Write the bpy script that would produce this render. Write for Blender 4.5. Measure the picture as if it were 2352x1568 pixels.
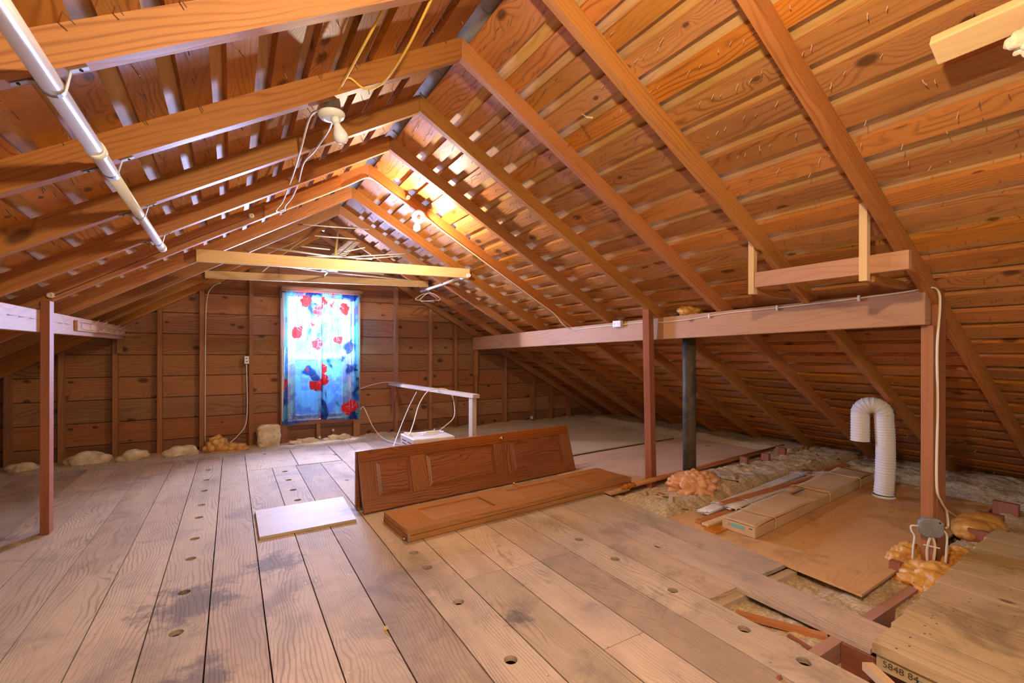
import bpy, bmesh, math, random
from mathutils import Vector, Matrix, noise
random.seed(11)
PI = math.pi
for o in list(bpy.data.objects): bpy.data.objects.remove(o, do_unlink=True)
S = bpy.context.scene
COL = S.collection

# ------------------------------------------------------------------ camera
YAW, ROLL, FPX, SHY = .54741, .00227, 1055.7, 23.13
cam = bpy.data.cameras.new('camera'); cam.sensor_width = 36; cam.lens = FPX/2352*36
cam.shift_y = SHY/2352; cam.clip_start = .02
co = bpy.data.objects.new('camera', cam); COL.objects.link(co)
cy, sy, cr, sr = math.cos(YAW), math.sin(YAW), math.cos(ROLL), math.sin(ROLL)
rt = Vector((cr*cy, -cr*sy, sr)); dn = Vector((sr*cy, -sr*sy, -cr)); fw = Vector((sy, cy, 0))
m = Matrix((( rt.x, -dn.x, -fw.x, 0), (rt.y, -dn.y, -fw.y, 0), (rt.z, -dn.z, -fw.z, 1.2), (0, 0, 0, 1)))
co.matrix_world = m
S.camera = co
# ------------------------------------------------------------------ world, lights, exposure
S.view_settings.view_transform = 'Standard'; S.view_settings.look = 'None'
S.view_settings.gamma = 1; S.view_settings.use_curve_mapping = False
S.view_settings.exposure = 0.42
W = bpy.data.worlds.new('ambient_fill'); S.world = W; W.use_nodes = True
bg = W.node_tree.nodes['Background']; bg.inputs[0].default_value = (1.0, .92, .82, 1); bg.inputs[1].default_value = .48  # warm ambient fill, added; enters through the open end behind the camera
def light(name, kind, loc, power, color, size=.05, rot=None, sy=None):
    l = bpy.data.lights.new(name, kind); l.energy = power; l.color = color
    if kind == 'AREA':
        l.shape = 'RECTANGLE'; l.size = size; l.size_y = sy
    else: l.shadow_soft_size = size
    o = bpy.data.objects.new(name, l); COL.objects.link(o); o.location = loc
    if rot: o.rotation_euler = rot
    return o
light('daylight', 'AREA', (1.06, 7.55, 1.62), 2700, (.72, .70, 1.0), 1.1, (-PI/2, 0, 0), .95)
light('bulb_glow', 'POINT', (1.43, 4.0, 2.32), 56, (1.0, .85, .68), .03)
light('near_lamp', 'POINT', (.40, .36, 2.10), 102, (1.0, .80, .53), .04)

# ------------------------------------------------------------------ node helpers
class N:
    def __init__(s, name):
        s.m = bpy.data.materials.new(name); s.m.use_nodes = True; s.t = s.m.node_tree
        s.b = s.t.nodes['Principled BSDF']; s.out = s.t.nodes['Material Output']
    def n(s, typ, **k):
        x = s.t.nodes.new(typ)
        for a, v in k.items(): setattr(x, a, v)
        return x
    def put(s, sock, v):
        if isinstance(v, bpy.types.NodeSocket): s.t.links.new(v, sock)
        elif v is not None: sock.default_value = v
    def ma(s, op, a, b=None, c=None, cl=False):
        x = s.n('ShaderNodeMath', operation=op, use_clamp=cl)
        s.put(x.inputs[0], a); s.put(x.inputs[1], b); s.put(x.inputs[2], c); return x.outputs[0]
    def mix(s, f, a, b, mode='MIX'):
        x = s.n('ShaderNodeMix', data_type='RGBA', blend_type=mode)
        for i, v in ((0, f), (6, a), (7, b)): s.put(x.inputs[i], v if not isinstance(v, tuple) else (*v[:3], 1))
        return x.outputs[2]
    def noise(s, vec, scale, detail=2, rough=.5, dist=0):
        x = s.n('ShaderNodeTexNoise'); s.put(x.inputs['Vector'], vec)
        x.inputs['Scale'].default_value = scale; x.inputs['Detail'].default_value = detail
        x.inputs['Roughness'].default_value = rough; x.inputs['Distortion'].default_value = dist
        return x.outputs['Fac']
    def vec(s, x, y, z):
        c = s.n('ShaderNodeCombineXYZ'); s.put(c.inputs[0], x); s.put(c.inputs[1], y); s.put(c.inputs[2], z); return c.outputs[0]
    def ss(s, v, a, b):
        x = s.n('ShaderNodeMapRange', interpolation_type='SMOOTHSTEP'); s.put(x.inputs[0], v)
        x.inputs[1].default_value = a; x.inputs[2].default_value = b; return x.outputs[0]
    def bump(s, h, st, d=.002):
        x = s.n('ShaderNodeBump'); x.inputs['Strength'].default_value = st; x.inputs['Distance'].default_value = d
        s.put(x.inputs['Height'], h); s.put(s.b.inputs['Normal'], x.outputs[0])

def lin(h):
    h = h.lstrip('#'); v = [int(h[i:i+2], 16)/255 for i in (0, 2, 4)]
    return tuple(c/12.92 if c < .04045 else ((c+.055)/1.055)**2.4 for c in v)

def wood(name, light_c, dark_c, rings=34, amp=5.0, ring_mix=.55, knots=.35, var=.35, fib=.35, rough=.62,
         stain=None, stain_amt=0, bumpy=.25, saw=0, spec=.3, gray=None, spots=()):
    a = N(name)
    uv = a.n('ShaderNodeUVMap', uv_map='UVMap').outputs[0]
    sp = a.n('ShaderNodeSeparateXYZ'); a.put(sp.inputs[0], uv); u, v = sp.outputs[0], sp.outputs[1]
    at = a.n('ShaderNodeAttribute', attribute_name='bid'); sc = a.n('ShaderNodeSeparateColor'); a.put(sc.inputs[0], at.outputs['Color'])
    r1, r2, r3 = sc.outputs
    z = a.ma('MULTIPLY', r1, 53.0)
    n1 = a.noise(a.vec(a.ma('MULTIPLY', u, .85), a.ma('MULTIPLY', v, 3.0), z), 1.0, 3, .45, .3)
    # knots
    kv = a.n('ShaderNodeTexVoronoi', feature='F1', voronoi_dimensions='2D')
    a.put(kv.inputs['Vector'], a.vec(a.ma('MULTIPLY_ADD', r2, 31.0, a.ma('MULTIPLY', u, 3.3)), a.ma('MULTIPLY_ADD', r1, 17.0, a.ma('MULTIPLY', v, 5.5)), 0.0)); kv.inputs['Scale'].default_value = 1.0
    ks = a.n('ShaderNodeSeparateColor'); a.put(ks.inputs[0], kv.outputs['Color'])
    d = a.ma('DIVIDE', kv.outputs['Distance'], a.ma('MULTIPLY_ADD', ks.outputs[2], 1.5, .45))
    has = a.ma('LESS_THAN', kv.outputs['Color'], knots)
    kb = a.ma('MULTIPLY', a.ma('SUBTRACT', 1.0, a.ss(d, .0, .38)), has)
    ph = a.ma('ADD', a.ma('MULTIPLY', v, rings), a.ma('ADD', a.ma('MULTIPLY', n1, amp*2), a.ma('MULTIPLY', kb, 3.2)))
    sn = a.ma('SINE', a.ma('MULTIPLY', ph, 6.2832))
    rg = a.ma('POWER', a.ma('MULTIPLY_ADD', sn, .5, .5), 3.4)
    n2 = a.noise(a.vec(a.ma('MULTIPLY', u, 1.3), a.ma('MULTIPLY', v, 9.0), z), 1.0, 2)
    fb = a.noise(a.vec(a.ma('MULTIPLY', u, 5.0), a.ma('MULTIPLY', v, 240.0), z), 1.0, 3, .6)
    f = a.ma('ADD', a.ma('MULTIPLY', a.ma('MULTIPLY', rg, ring_mix), a.ss(n2, .25, .7)), a.ma('MULTIPLY', a.ma('SUBTRACT', fb, .5), fib*1.5), None, True)
    c = a.mix(f, light_c, dark_c)
    kc = a.ma('SUBTRACT', 1.0, a.ss(d, .05, .13)); kc = a.ma('MULTIPLY', kc, has)
    c = a.mix(a.ma('MULTIPLY', kc, .8), c, tuple(x*.28 for x in dark_c))
    big = a.noise(a.vec(a.ma('MULTIPLY', u, 1.1), a.ma('MULTIPLY', v, 3.0), a.ma('MULTIPLY', r3, 17.0)), 1.0, 4, .6)
    c = a.mix(a.ma('MULTIPLY', a.ss(big, .45, .75), .35), c, tuple(x*.62 for x in dark_c))
    if gray:
        g = a.noise(a.n('ShaderNodeTexCoord').outputs['Object'], 1.3, 6, .7)
        c = a.mix(a.ma('MULTIPLY', a.ss(g, .42, .68), gray[1]), c, gray[0])
    if stain:
        tc = a.n('ShaderNodeTexCoord').outputs['Object']; s0 = a.noise(tc, 2.3, 8, .72, .6)
        c = a.mix(a.ma('MULTIPLY', a.ss(s0, .50, .66), stain_amt), c, stain)
    if spots:
        pos = a.n('ShaderNodeNewGeometry').outputs['Position']; ns = a.noise(pos, 9, 6, .75)
        for p_, r_ in spots:
            vd = a.n('ShaderNodeVectorMath', operation='DISTANCE'); a.put(vd.inputs[0], pos); vd.inputs[1].default_value = p_
            mk = a.ss(a.ma('ADD', a.ma('MULTIPLY', vd.outputs['Value'], 1/r_), a.ma('MULTIPLY_ADD', ns, 3.2, -1.6)), 1.0, .35)
            c = a.mix(a.ma('MULTIPLY', mk, .62), c, (.085, .075, .085))
    if saw:
        wv = a.n('ShaderNodeTexWave', wave_type='BANDS', bands_direction='X'); a.put(wv.inputs['Vector'], a.vec(a.ma('ADD', u, a.ma('MULTIPLY', v, .35)), v, z))
        wv.inputs['Scale'].default_value = 19; wv.inputs['Distortion'].default_value = 9.0
        c = a.mix(a.ma('MULTIPLY', a.ma('MULTIPLY', wv.outputs['Fac'], a.ss(n2, .3, .7)), saw), c, tuple(min(1, x*1.9+.06) for x in light_c))
    hs = a.n('ShaderNodeHueSaturation'); a.put(hs.inputs['Color'], c)
    a.put(hs.inputs['Value'], a.ma('MULTIPLY_ADD', r2, var, 1-var*.55)); a.put(hs.inputs['Hue'], a.ma('MULTIPLY_ADD', r3, .012, .494))
    a.put(hs.inputs['Saturation'], a.ma('MULTIPLY_ADD', r1, .12, .94))
    a.put(a.b.inputs['Base Color'], hs.outputs[0])
    a.b.inputs['Roughness'].default_value = rough; a.b.inputs['Specular IOR Level'].default_value = spec
    a.bump(a.ma('ADD', a.ma('MULTIPLY', fb, .6), a.ma('MULTIPLY', rg, -.5)), bumpy, .0015)
    return a.m

def plain(name, c, rough=.5, metal=0, n=None, spec=.5, bump=None, sss=0, emit=None):
    a = N(name); col = (*c, 1)
    if n:
        tc = a.n('ShaderNodeTexCoord').outputs['Object']; f = a.ss(a.noise(tc, n[0], 5, .65), .35, .65)
        col = a.mix(f, c, n[1])
    a.put(a.b.inputs['Base Color'], col); a.b.inputs['Roughness'].default_value = rough
    a.b.inputs['Metallic'].default_value = metal; a.b.inputs['Specular IOR Level'].default_value = spec
    if bump:
        tc = a.n('ShaderNodeTexCoord').outputs['Object']; a.bump(a.noise(tc, bump[0], 5, .7), bump[1], bump[2])
    if emit: a.b.inputs['Emission Color'].default_value = (*emit[0], 1); a.b.inputs['Emission Strength'].default_value = emit[1]
    return a.m

M = {}
M['sheath'] = wood('roof_sheathing_wood', (.50, .198, .048), (.20, .058, .013), 34, 8, .7, .34, .5, .5, .5, spec=.35)
M['deck'] = wood('upper_deck_wood', (.68, .40, .15), (.42, .18, .055), 26, 6, .5, .2, .3, .35, .55)
M['rafter'] = wood('rafter_wood', (.45, .18, .05), (.23, .07, .02), 34, 5, .6, .12, .4, .45, .5)
M['wall'] = wood('gable_board_wood', (.34, .142, .055), (.14, .045, .017), 24, 5, .6, .40, .5, .4, .6)
M['stud'] = wood('stud_wood', (.36, .155, .06), (.2, .07, .025), 30, 3, .5, .08, .3, .4, .6)
M['floor'] = wood('floorboard_wood', (.60, .465, .31), (.25, .16, .095), 62, 11, .62, .12, .40, .7, .72, stain=(.12, .095, .09), stain_amt=.36, bumpy=.45, spec=.15, gray=((.34, .27, .225), .5), spots=(((-.17, 2.66, 0), .24), ((.22, 2.93, 0), .17), ((-.12, 2.02, 0), .16), ((.93, 1.2, 0), .14), ((1.1, 1.75, 0), .09)))
M['deckr'] = wood('pale_plank_wood', (.58, .44, .22), (.34, .21, .09), 26, 6, .5, .1, .2, .55, .55, stain=(.16, .10, .045), stain_amt=.5)
M['ply'] = wood('plywood', (.66, .40, .19), (.42, .19, .07), 4, 12, .26, .06, .16, .3, .6, stain=(.25, .11, .045), stain_amt=.4)
M['plywarm'] = wood('warm_plywood', (.72, .50, .32), (.50, .29, .15), 4, 12, .3, .06, .16, .3, .6)
M['plygrey'] = wood('dusty_plywood', (.66, .53, .37), (.48, .35, .22), 5, 8, .4, .06, .16, .3, .7)
M['plypale'] = wood('pale_plywood', (.58, .46, .34), (.44, .32, .21), 5, 8, .5, .08, .1, .3, .6)
M['beam'] = wood('purlin_wood', (.50, .27, .14), (.32, .135, .06), 18, 5, .5, .22, .1, .45, .55)
M['post'] = wood('post_wood', (.38, .135, .05), (.27, .085, .032), 22, 1.5, .4, .06, .2, .4, .55)
M['rough'] = wood('rough_sawn_wood', (.34, .125, .06), (.19, .06, .03), 20, 2, .4, .06, .2, .4, .75, saw=.14)
M['rough2'] = wood('dull_joist_wood', (.40, .215, .14), (.26, .12, .075), 22, 3, .4, .06, .2, .4, .75)
M['pine'] = wood('pale_pine', (.76, .52, .23), (.64, .38, .14), 22, 4, .4, .22, .12, .25, .5)
M['oak'] = wood('stained_oak', (.34, .112, .030), (.09, .024, .007), 46, 7, .85, .03, .12, .5, .35, spec=.45)
M['oakflat'] = wood('worn_oak', (.47, .215, .075), (.25, .09, .028), 44, 6.0, .6, .02, .12, .5, .38, spec=.45)
M['redwood'] = wood('dark_red_wood', (.32, .11, .06), (.18, .055, .03), 30, 2, .4, .04, .3, .4, .7)
M['rail'] = wood('varnished_rail', (.54, .19, .05), (.38, .11, .025), 20, 2, .4, .03, .1, .3, .3, spec=.5)
M['insul'] = plain('loose_fill_insulation', (.76, .62, .39), .95, 0, (60, (.46, .35, .20)), .1, (120, .9, .007))
M['batt'] = plain('fibreglass_batt', (.84, .74, .48), .95, 0, (9, (.66, .48, .27)), .1, (60, .8, .01))
M['foam'] = plain('spray_foam_orange', (.78, .36, .15), .32, 0, (14, (.85, .50, .27)), .5, (16, .5, .012))
M['foamy'] = plain('spray_foam_yellow', (.72, .40, .095), .38, 0, (9, (.60, .27, .05)), .5, (20, .5, .01))
M['white'] = plain('white_plastic', (.78, .76, .72), .35, 0, (3, (.68, .65, .6)))
M['pvc'] = plain('pvc_pipe', (.80, .77, .70), .28)
M['duct'] = plain('white_duct_vinyl', (.78, .75, .70), .5, 0, None, .3, (30, .4, .004))
M['cable'] = plain('cream_cable', (.78, .68, .48), .45)
M['cablew'] = plain('white_cable', (.8, .77, .74), .4)
M['cabley'] = plain('yellow_cable', (.80, .50, .08), .4)
M['metal'] = plain('galvanised_metal', (.5, .5, .48), .38, .9, (12, (.36, .35, .33)))
M['flash'] = plain('ridge_flashing_metal', (.48, .47, .43), .5, .2, (3, (.33, .32, .29)))
M['alu'] = plain('aluminium_rod', (.78, .74, .62), .4, .1)
M['olive'] = plain('olive_boom_paint', (.42, .36, .12), .45, .3)
M['iron'] = plain('black_cast_iron', (.055, .05, .04), .55, .2, (7, (.14, .11, .06)), .4, (40, .6, .003))
M['jbox'] = plain('grey_junction_box', (.22, .23, .23), .55, .3, (14, (.32, .33, .32)))
M['brass'] = plain('brass', (.78, .55, .22), .25, 1)
M['brassold'] = plain('old_brass_wire', (.55, .42, .16), .4, .8)
M['nail'] = plain('nail_steel', (.30, .23, .19), .45, .7)
M['nailp'] = plain('bright_nail_steel', (.72, .58, .46), .4, .3)
M['dark'] = plain('dark_hole', (.02, .014, .01), .9)
M['black'] = plain('black_plastic', (.02, .02, .02), .4)
M['ceramic'] = plain('ceramic_knob', (.68, .60, .42), .3)
M['porc'] = plain('white_porcelain', (.84, .82, .74), .25)
M['card'] = plain('cardboard', (.62, .42, .22), .75, 0, (2.5, (.55, .36, .18)), .2)
M['cardin'] = plain('cardboard_edge', (.36, .20, .085), .8)
M['tape'] = plain('green_label', (.16, .50, .33), .5)
M['ink'] = plain('ink', (.12, .07, .045), .8)
M['strap'] = plain('plastic_strap', (.62, .44, .18), .4)
M['red'] = plain('red_plastic', (.55, .12, .08), .4)
M['brownp'] = plain('brown_plastic', (.12, .04, .035), .35)
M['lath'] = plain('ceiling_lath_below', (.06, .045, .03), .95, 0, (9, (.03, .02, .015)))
M['blue'] = plain('blue_ink', (.14, .24, .30), .8)
a = N('bulb_glass_lit'); em = a.n('ShaderNodeEmission'); em.inputs[0].default_value = (1, .88, .66, 1); em.inputs[1].default_value = 12; tpb = a.n('ShaderNodeBsdfTransparent'); ad = a.n('ShaderNodeAddShader'); a.put(ad.inputs[0], em.outputs[0]); a.put(ad.inputs[1], tpb.outputs[0]); a.put(a.out.inputs[0], ad.outputs[0]); M['bulbon'] = a.m
M['bulboff'] = plain('bulb_glass_frosted', (.90, .90, .93), .15)
a = N('window_glass'); a.b.inputs['Alpha'].default_value = .12; a.b.inputs['Roughness'].default_value = .05; a.b.inputs['Base Color'].default_value = (.7, .8, .9, 1); M['glass'] = a.m
a = N('dusty_screened_glass'); a.b.inputs['Alpha'].default_value = .80; a.b.inputs['Roughness'].default_value = .6; a.b.inputs['Base Color'].default_value = (.35, .5, .62, 1); M['screen'] = a.m
# sheer printed curtain
a = N('printed_curtain_cloth')
uv = a.n('ShaderNodeUVMap', uv_map='UVMap').outputs[0]
n1 = a.noise(uv, 4.5, 2, .5); n2 = a.noise(uv, 2.2, 3, .5, 1.0)
c = a.mix(a.ss(n1, .42, .55), (.02, .13, .50), (.06, .40, .62)); c = a.mix(a.ss(n2, .58, .64), c, (.012, .04, .20))
vor = a.n('ShaderNodeTexVoronoi', feature='F1'); a.put(vor.inputs['Vector'], uv); vor.inputs['Scale'].default_value = 3.7
redm = a.ma('MULTIPLY', a.ma('LESS_THAN', a.ma('ADD', vor.outputs['Distance'], a.ma('MULTIPLY', a.noise(uv, 11, 3, .6), .55)), .60), a.ma('LESS_THAN', vor.outputs['Color'], .60))
c = a.mix(redm, c, (.62, .03, .03))
ve = a.n('ShaderNodeTexVoronoi', feature='DISTANCE_TO_EDGE'); a.put(ve.inputs['Vector'], uv); ve.inputs['Scale'].default_value = 9
c = a.mix(a.ma('MULTIPLY', a.ma('MULTIPLY', a.ma('LESS_THAN', ve.outputs['Distance'], .010), .6), a.ss(a.noise(uv, 3.1, 2), .47, .55)), c, (.55, .72, .9))
df = a.n('ShaderNodeBsdfDiffuse'); tl = a.n('ShaderNodeBsdfTranslucent'); tp = a.n('ShaderNodeBsdfTransparent')
a.put(df.inputs[0], c); a.put(tl.inputs[0], c)
a.put(tp.inputs[0], a.mix(redm, a.mix(.68, c, (.8, .88, 1.0)), (.8, .08, .07)))
m1 = a.n('ShaderNodeMixShader'); m1.inputs[0].default_value = .05; a.put(m1.inputs[1], df.outputs[0]); a.put(m1.inputs[2], tl.outputs[0])
m2 = a.n('ShaderNodeMixShader'); a.put(m2.inputs[0], a.ma('MULTIPLY', .34, a.ma('MULTIPLY', a.ma('MULTIPLY_ADD', redm, -.94, 1.0), a.ma('MULTIPLY_ADD', a.ss(n2, .56, .62), -.9, 1.0)))); a.put(m2.inputs[1], m1.outputs[0]); a.put(m2.inputs[2], tp.outputs[0])
a.put(a.out.inputs[0], m2.outputs[0]); M['curtain'] = a.m

# ------------------------------------------------------------------ mesh builder
class MB:
    def __init__(s): s.v, s.f, s.uv, s.b, s.mi, s.sm = [], [], [], [], [], []
    def face(s, pts, uvs, bid, mi=0, smooth=False):
        i = len(s.v); s.v += [tuple(p) for p in pts]; s.f.append(list(range(i, i+len(pts))))
        s.uv += uvs; s.b += [bid]*len(pts); s.mi.append(mi); s.sm.append(smooth)
    def hexa(s, c, g=0, mi=0, bid=None):
        """8 corners (index = x + 2y + 4z); g = grain axis"""
        bid = bid or (random.random(), random.random(), random.random()); ou, ov = random.random()*20, random.random()*20
        c = [Vector(p) for p in c]; ax = [1, 2, 4]
        L = [(c[a]-c[0]).length for a in ax]
        for n_ in range(3):
            o = [i for i in range(3) if i != n_]
            if g in o: U = g; V = [i for i in o if i != g][0]
            else: U, V = o
            for side in (0, 1):
                b0 = ax[n_]*side
                q = [b0, b0+ax[U], b0+ax[U]+ax[V], b0+ax[V]]
                vo = ov + n_*.37 + side*.61
                k = 1 if g in o else .25
                uvs = [(ou, vo), (ou+L[U]*k, vo), (ou+L[U]*k, vo+L[V]), (ou, vo+L[V])]
                P = [c[i] for i in q]
                nrm = (P[1]-P[0]).cross(P[2]-P[0]); ctr = sum(c, Vector())/8; fc = sum(P, Vector())/4
                if nrm.dot(fc-ctr) < 0: P = P[::-1]; uvs = uvs[::-1]
                s.face(P, uvs, bid, mi)
        return s
    def box(s, a, b, g=0, mi=0, bid=None):
        return s.hexa([(b[0] if i & 1 else a[0], b[1] if i & 2 else a[1], b[2] if i & 4 else a[2]) for i in range(8)], g, mi, bid)
    def beam(s, p, q, w, h, up=(0, 0, 1), mi=0, bid=None):
        """centre line p->q, w across, h along up"""
        p, q = Vector(p), Vector(q); d = (q-p).normalized(); up = Vector(up); x = d.cross(up).normalized(); z = x.cross(d).normalized()
        c = []
        for i in range(8): c.append((q if i & 1 else p) + x*(w/2 if i & 2 else -w/2) + z*(h/2 if i & 4 else -h/2))
        return s.hexa(c, 0, mi, bid)
    def prism(s, poly, y0, y1, g=0, mi=0, plane='XZ', bid=None):
        """extrude a polygon. plane XZ -> along y, XY -> along z, YZ -> along x; g: 0 grain along first coordinate, 2 second, 1 extrusion"""
        bid = bid or (random.random(), random.random(), random.random()); ou, ov = random.random()*20, random.random()*20
        f = {'XZ': lambda a, b, t: Vector((a, t, b)), 'XY': lambda a, b, t: Vector((a, b, t)), 'YZ': lambda a, b, t: Vector((t, a, b))}[plane]
        A = [f(a, b, y0) for a, b in poly]; B = [f(a, b, y1) for a, b in poly]
        ctr = sum(A+B, Vector())/(2*len(A))
        def put(P, uvs):
            nrm = Vector()
            for i in range(len(P)): nrm += P[i].cross(P[(i+1) % len(P)])
            fc = sum(P, Vector())/len(P)
            if nrm.dot(fc-ctr) < 0: P = P[::-1]; uvs = uvs[::-1]
            s.face(P, uvs, bid, mi)
        uvp = [((ou+a, ov+b) if g != 2 else (ou+b, ov+a)) for a, b in poly]
        put(A, list(uvp)); put(B, [(u, v+.33) for u, v in uvp])
        n_ = len(poly); t = abs(y1-y0); run = 0
        for i in range(n_):
            j = (i+1) % n_; l = math.dist(poly[i], poly[j])
            if g == 1: uvs = [(ou, ov+run), (ou, ov+run+l), (ou+t, ov+run+l), (ou+t, ov+run)]
            else: uvs = [(ou+run, ov), (ou+run+l, ov), (ou+run+l, ov+t), (ou+run, ov+t)]
            put([A[i], A[j], B[j], B[i]], uvs); run += l
        return s
    def tube(s, pts, r, n=10, mi=0, cap=True, smooth=True, rs=None, flat=1.0, up=None):
        pts = [Vector(p) for p in pts]; bid = (random.random(), random.random(), random.random())
        rings = []; prev = Vector(up) if up else None; L = 0
        for i, p in enumerate(pts):
            d = (pts[min(i+1, len(pts)-1)]-pts[max(i-1, 0)]).normalized()
            if prev is None: prev = Vector((0, 0, 1)) if abs(d.z) < .9 else Vector((1, 0, 0))
            x = (prev - d*prev.dot(d)).normalized(); y = d.cross(x); prev = x
            rr = rs[i] if rs else r
            if i: L += (p-pts[i-1]).length
            rings.append(([p + x*math.cos(2*PI*k/n)*rr*flat + y*math.sin(2*PI*k/n)*rr for k in range(n)], L))
        for (a_, la), (b_, lb) in zip(rings, rings[1:]):
            for k in range(n):
                k2 = (k+1) % n; t = 2*PI*r/n
                s.face([a_[k], a_[k2], b_[k2], b_[k]], [(la, t*k), (la, t*k+t), (lb, t*k+t), (lb, t*k)], bid, mi, smooth)
        if cap:
            s.face(rings[0][0][::-1], [(0, 0)]*n, bid, mi); s.face(rings[-1][0], [(0, 0)]*n, bid, mi)
        return s
    def lathe(s, prof, loc, axis=(0, 0, 1), n=20, mi=0):
        """prof: list of (radius, height)"""
        loc = Vector(loc); ax = Vector(axis).normalized()
        pts = [loc + ax*h for r, h in prof]
        x = ax.orthogonal().normalized(); y = ax.cross(x); bid = (random.random(),)*3
        R = [[p + (x*math.cos(2*PI*k/n) + y*math.sin(2*PI*k/n))*max(r, 1e-5) for k in range(n)] for p, (r, h) in zip(pts, prof)]
        for i in range(len(R)-1):
            for k in range(n):
                k2 = (k+1) % n; s.face([R[i][k], R[i][k2], R[i+1][k2], R[i+1][k]], [(prof[i][1], k*.01), (prof[i][1], k*.01+.01), (prof[i+1][1], k*.01+.01), (prof[i+1][1], k*.01)], bid, mi, True)
        s.face(R[0][::-1], [(0, 0)]*n, bid, mi); s.face(R[-1], [(0, 0)]*n, bid, mi)
        return s
    def grid(s, fn, nu, nv, mi=0, smooth=True, uvf=None):
        bid = (random.random(),)*3; i0 = len(s.v)
        P = [[Vector(fn(i/nu, j/nv)) for j in range(nv+1)] for i in range(nu+1)]
        uvf = uvf or (lambda a, b: (a, b))
        for i in range(nu):
            for j in range(nv):
                s.face([P[i][j], P[i+1][j], P[i+1][j+1], P[i][j+1]], [uvf(i/nu, j/nv), uvf((i+1)/nu, j/nv), uvf((i+1)/nu, (j+1)/nv), uvf(i/nu, (j+1)/nv)], bid, mi, smooth)
        return s
    def build(s, name, mats, parent=None, weld=False, bevel=0):
        if not isinstance(mats, (list, tuple)): mats = [mats]
        vs = [Vector(v) for v in s.v]
        if parent is None:
            xs = [v.x for v in vs]; ys = [v.y for v in vs]; zs = [v.z for v in vs]
            org = Vector(((min(xs)+max(xs))/2, (min(ys)+max(ys))/2, min(zs)))
        else:
            org = Vector(parent.get('_org', parent.location))
        me = bpy.data.meshes.new(name); me.from_pydata([v-org for v in vs], [], s.f); me.update()
        ul = me.uv_layers.new(name='UVMap'); ul.data.foreach_set('uv', [c for q in s.uv for c in q])
        ca = me.color_attributes.new('bid', 'FLOAT_COLOR', 'CORNER'); ca.data.foreach_set('color', [c for q in s.b for c in (*q, 1.0)])
        for mt in mats: me.materials.append(mt)
        me.polygons.foreach_set('material_index', s.mi); me.polygons.foreach_set('use_smooth', s.sm)
        if weld or any(s.sm):
            bm = bmesh.new(); bm.from_mesh(me); bmesh.ops.remove_doubles(bm, verts=bm.verts, dist=1e-5); bm.to_mesh(me); bm.free()
        o = bpy.data.objects.new(name, me); COL.objects.link(o)
        if parent is not None:
            o.parent = parent; o['_org'] = list(org)
        else: o.location = org
        if bevel:
            if not (weld or any(s.sm)):
                bm = bmesh.new(); bm.from_mesh(me); bmesh.ops.remove_doubles(bm, verts=bm.verts, dist=1e-5); bm.to_mesh(me); bm.free()
            bv = o.modifiers.new('bevel', 'BEVEL'); bv.width = bevel; bv.segments = 2; bv.limit_method = 'ANGLE'
        return o

def tag(o, label=None, cat=None, group=None, kind=None):
    if label: o['label'] = label
    if cat: o['category'] = cat
    if group: o['group'] = group
    if kind: o['kind'] = kind
    return o
def thing(name, loc, label, cat, group=None):
    o = bpy.data.objects.new(name, None); COL.objects.link(o); o.location = loc; o.empty_display_size = .05
    return tag(o, label, cat, group)
def crom(pts, k=6):
    P = [Vector(p) for p in pts]; P = [P[0]]+P+[P[-1]]; out = []
    for i in range(1, len(P)-2):
        a_, b_, c_, d_ = P[i-1:i+3]
        for j in range(k):
            t = j/k; out.append(.5*((2*b_) + (c_-a_)*t + (2*a_-5*b_+4*c_-d_)*t*t + (3*b_-a_-3*c_+d_)*t**3))
    out.append(P[-2]); return out
def blob(name, mats, c, r, lump=.25, freq=7, seed=0, parent=None, sub=5, flat_bottom=None, squash=None, fine=.25, square=0):
    bm = bmesh.new(); bmesh.ops.create_icosphere(bm, subdivisions=sub, radius=1)
    c = Vector(c); r = Vector(r)
    for v in bm.verts:
        n_ = v.co.normalized()
        if square: n_ = Vector([math.copysign(abs(t)**(1-square), t) for t in n_])
        p = Vector((n_.x*r.x, n_.y*r.y, n_.z*r.z))
        q = p*freq + Vector((seed*3.1, seed*1.7, seed))
        d = noise.voronoi(q)[0]; d2 = noise.voronoi(q*2.3)[0][0]; k = 1 + lump*(.35-min(1.2, d[0]*d[0]*1.5)) + lump*fine*(.3-min(1, d2*d2*1.4)) + lump*.5*noise.noise(q*.5)
        p = p*k
        v.co = c + p
        if flat_bottom is not None and v.co.z < flat_bottom: v.co.z = flat_bottom
    org = Vector(parent.get('_org', parent.location)) if parent else Vector((c.x, c.y, min(v.co.z for v in bm.verts)))
    for v in bm.verts: v.co -= org
    me = bpy.data.meshes.new(name); bm.to_mesh(me); bm.free(); me.materials.append(mats)
    me.polygons.foreach_set('use_smooth', [True]*len(me.polygons))
    o = bpy.data.objects.new(name, me); COL.objects.link(o)
    if parent: o.parent = parent
    else: o.location = org
    return o
def text(name, body, size, mat, parent, loc, rot, extr=.0006, font=None):
    cu = bpy.data.curves.new(name, 'FONT'); cu.body = body; cu.size = size; cu.extrude = extr; cu.materials.append(mat)
    cu.align_x = 'CENTER'; cu.align_y = 'CENTER'
    o = bpy.data.objects.new(name, cu); COL.objects.link(o); o.parent = parent
    me = bpy.data.meshes.new_from_object(o); bpy.data.objects.remove(o, do_unlink=True); me.name = name
    o = bpy.data.objects.new(name, me); COL.objects.link(o); o.parent = parent
    org = Vector(parent.get('_org', parent.location)); o.location = Vector(loc)-org; o.rotation_euler = rot
    return o

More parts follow.
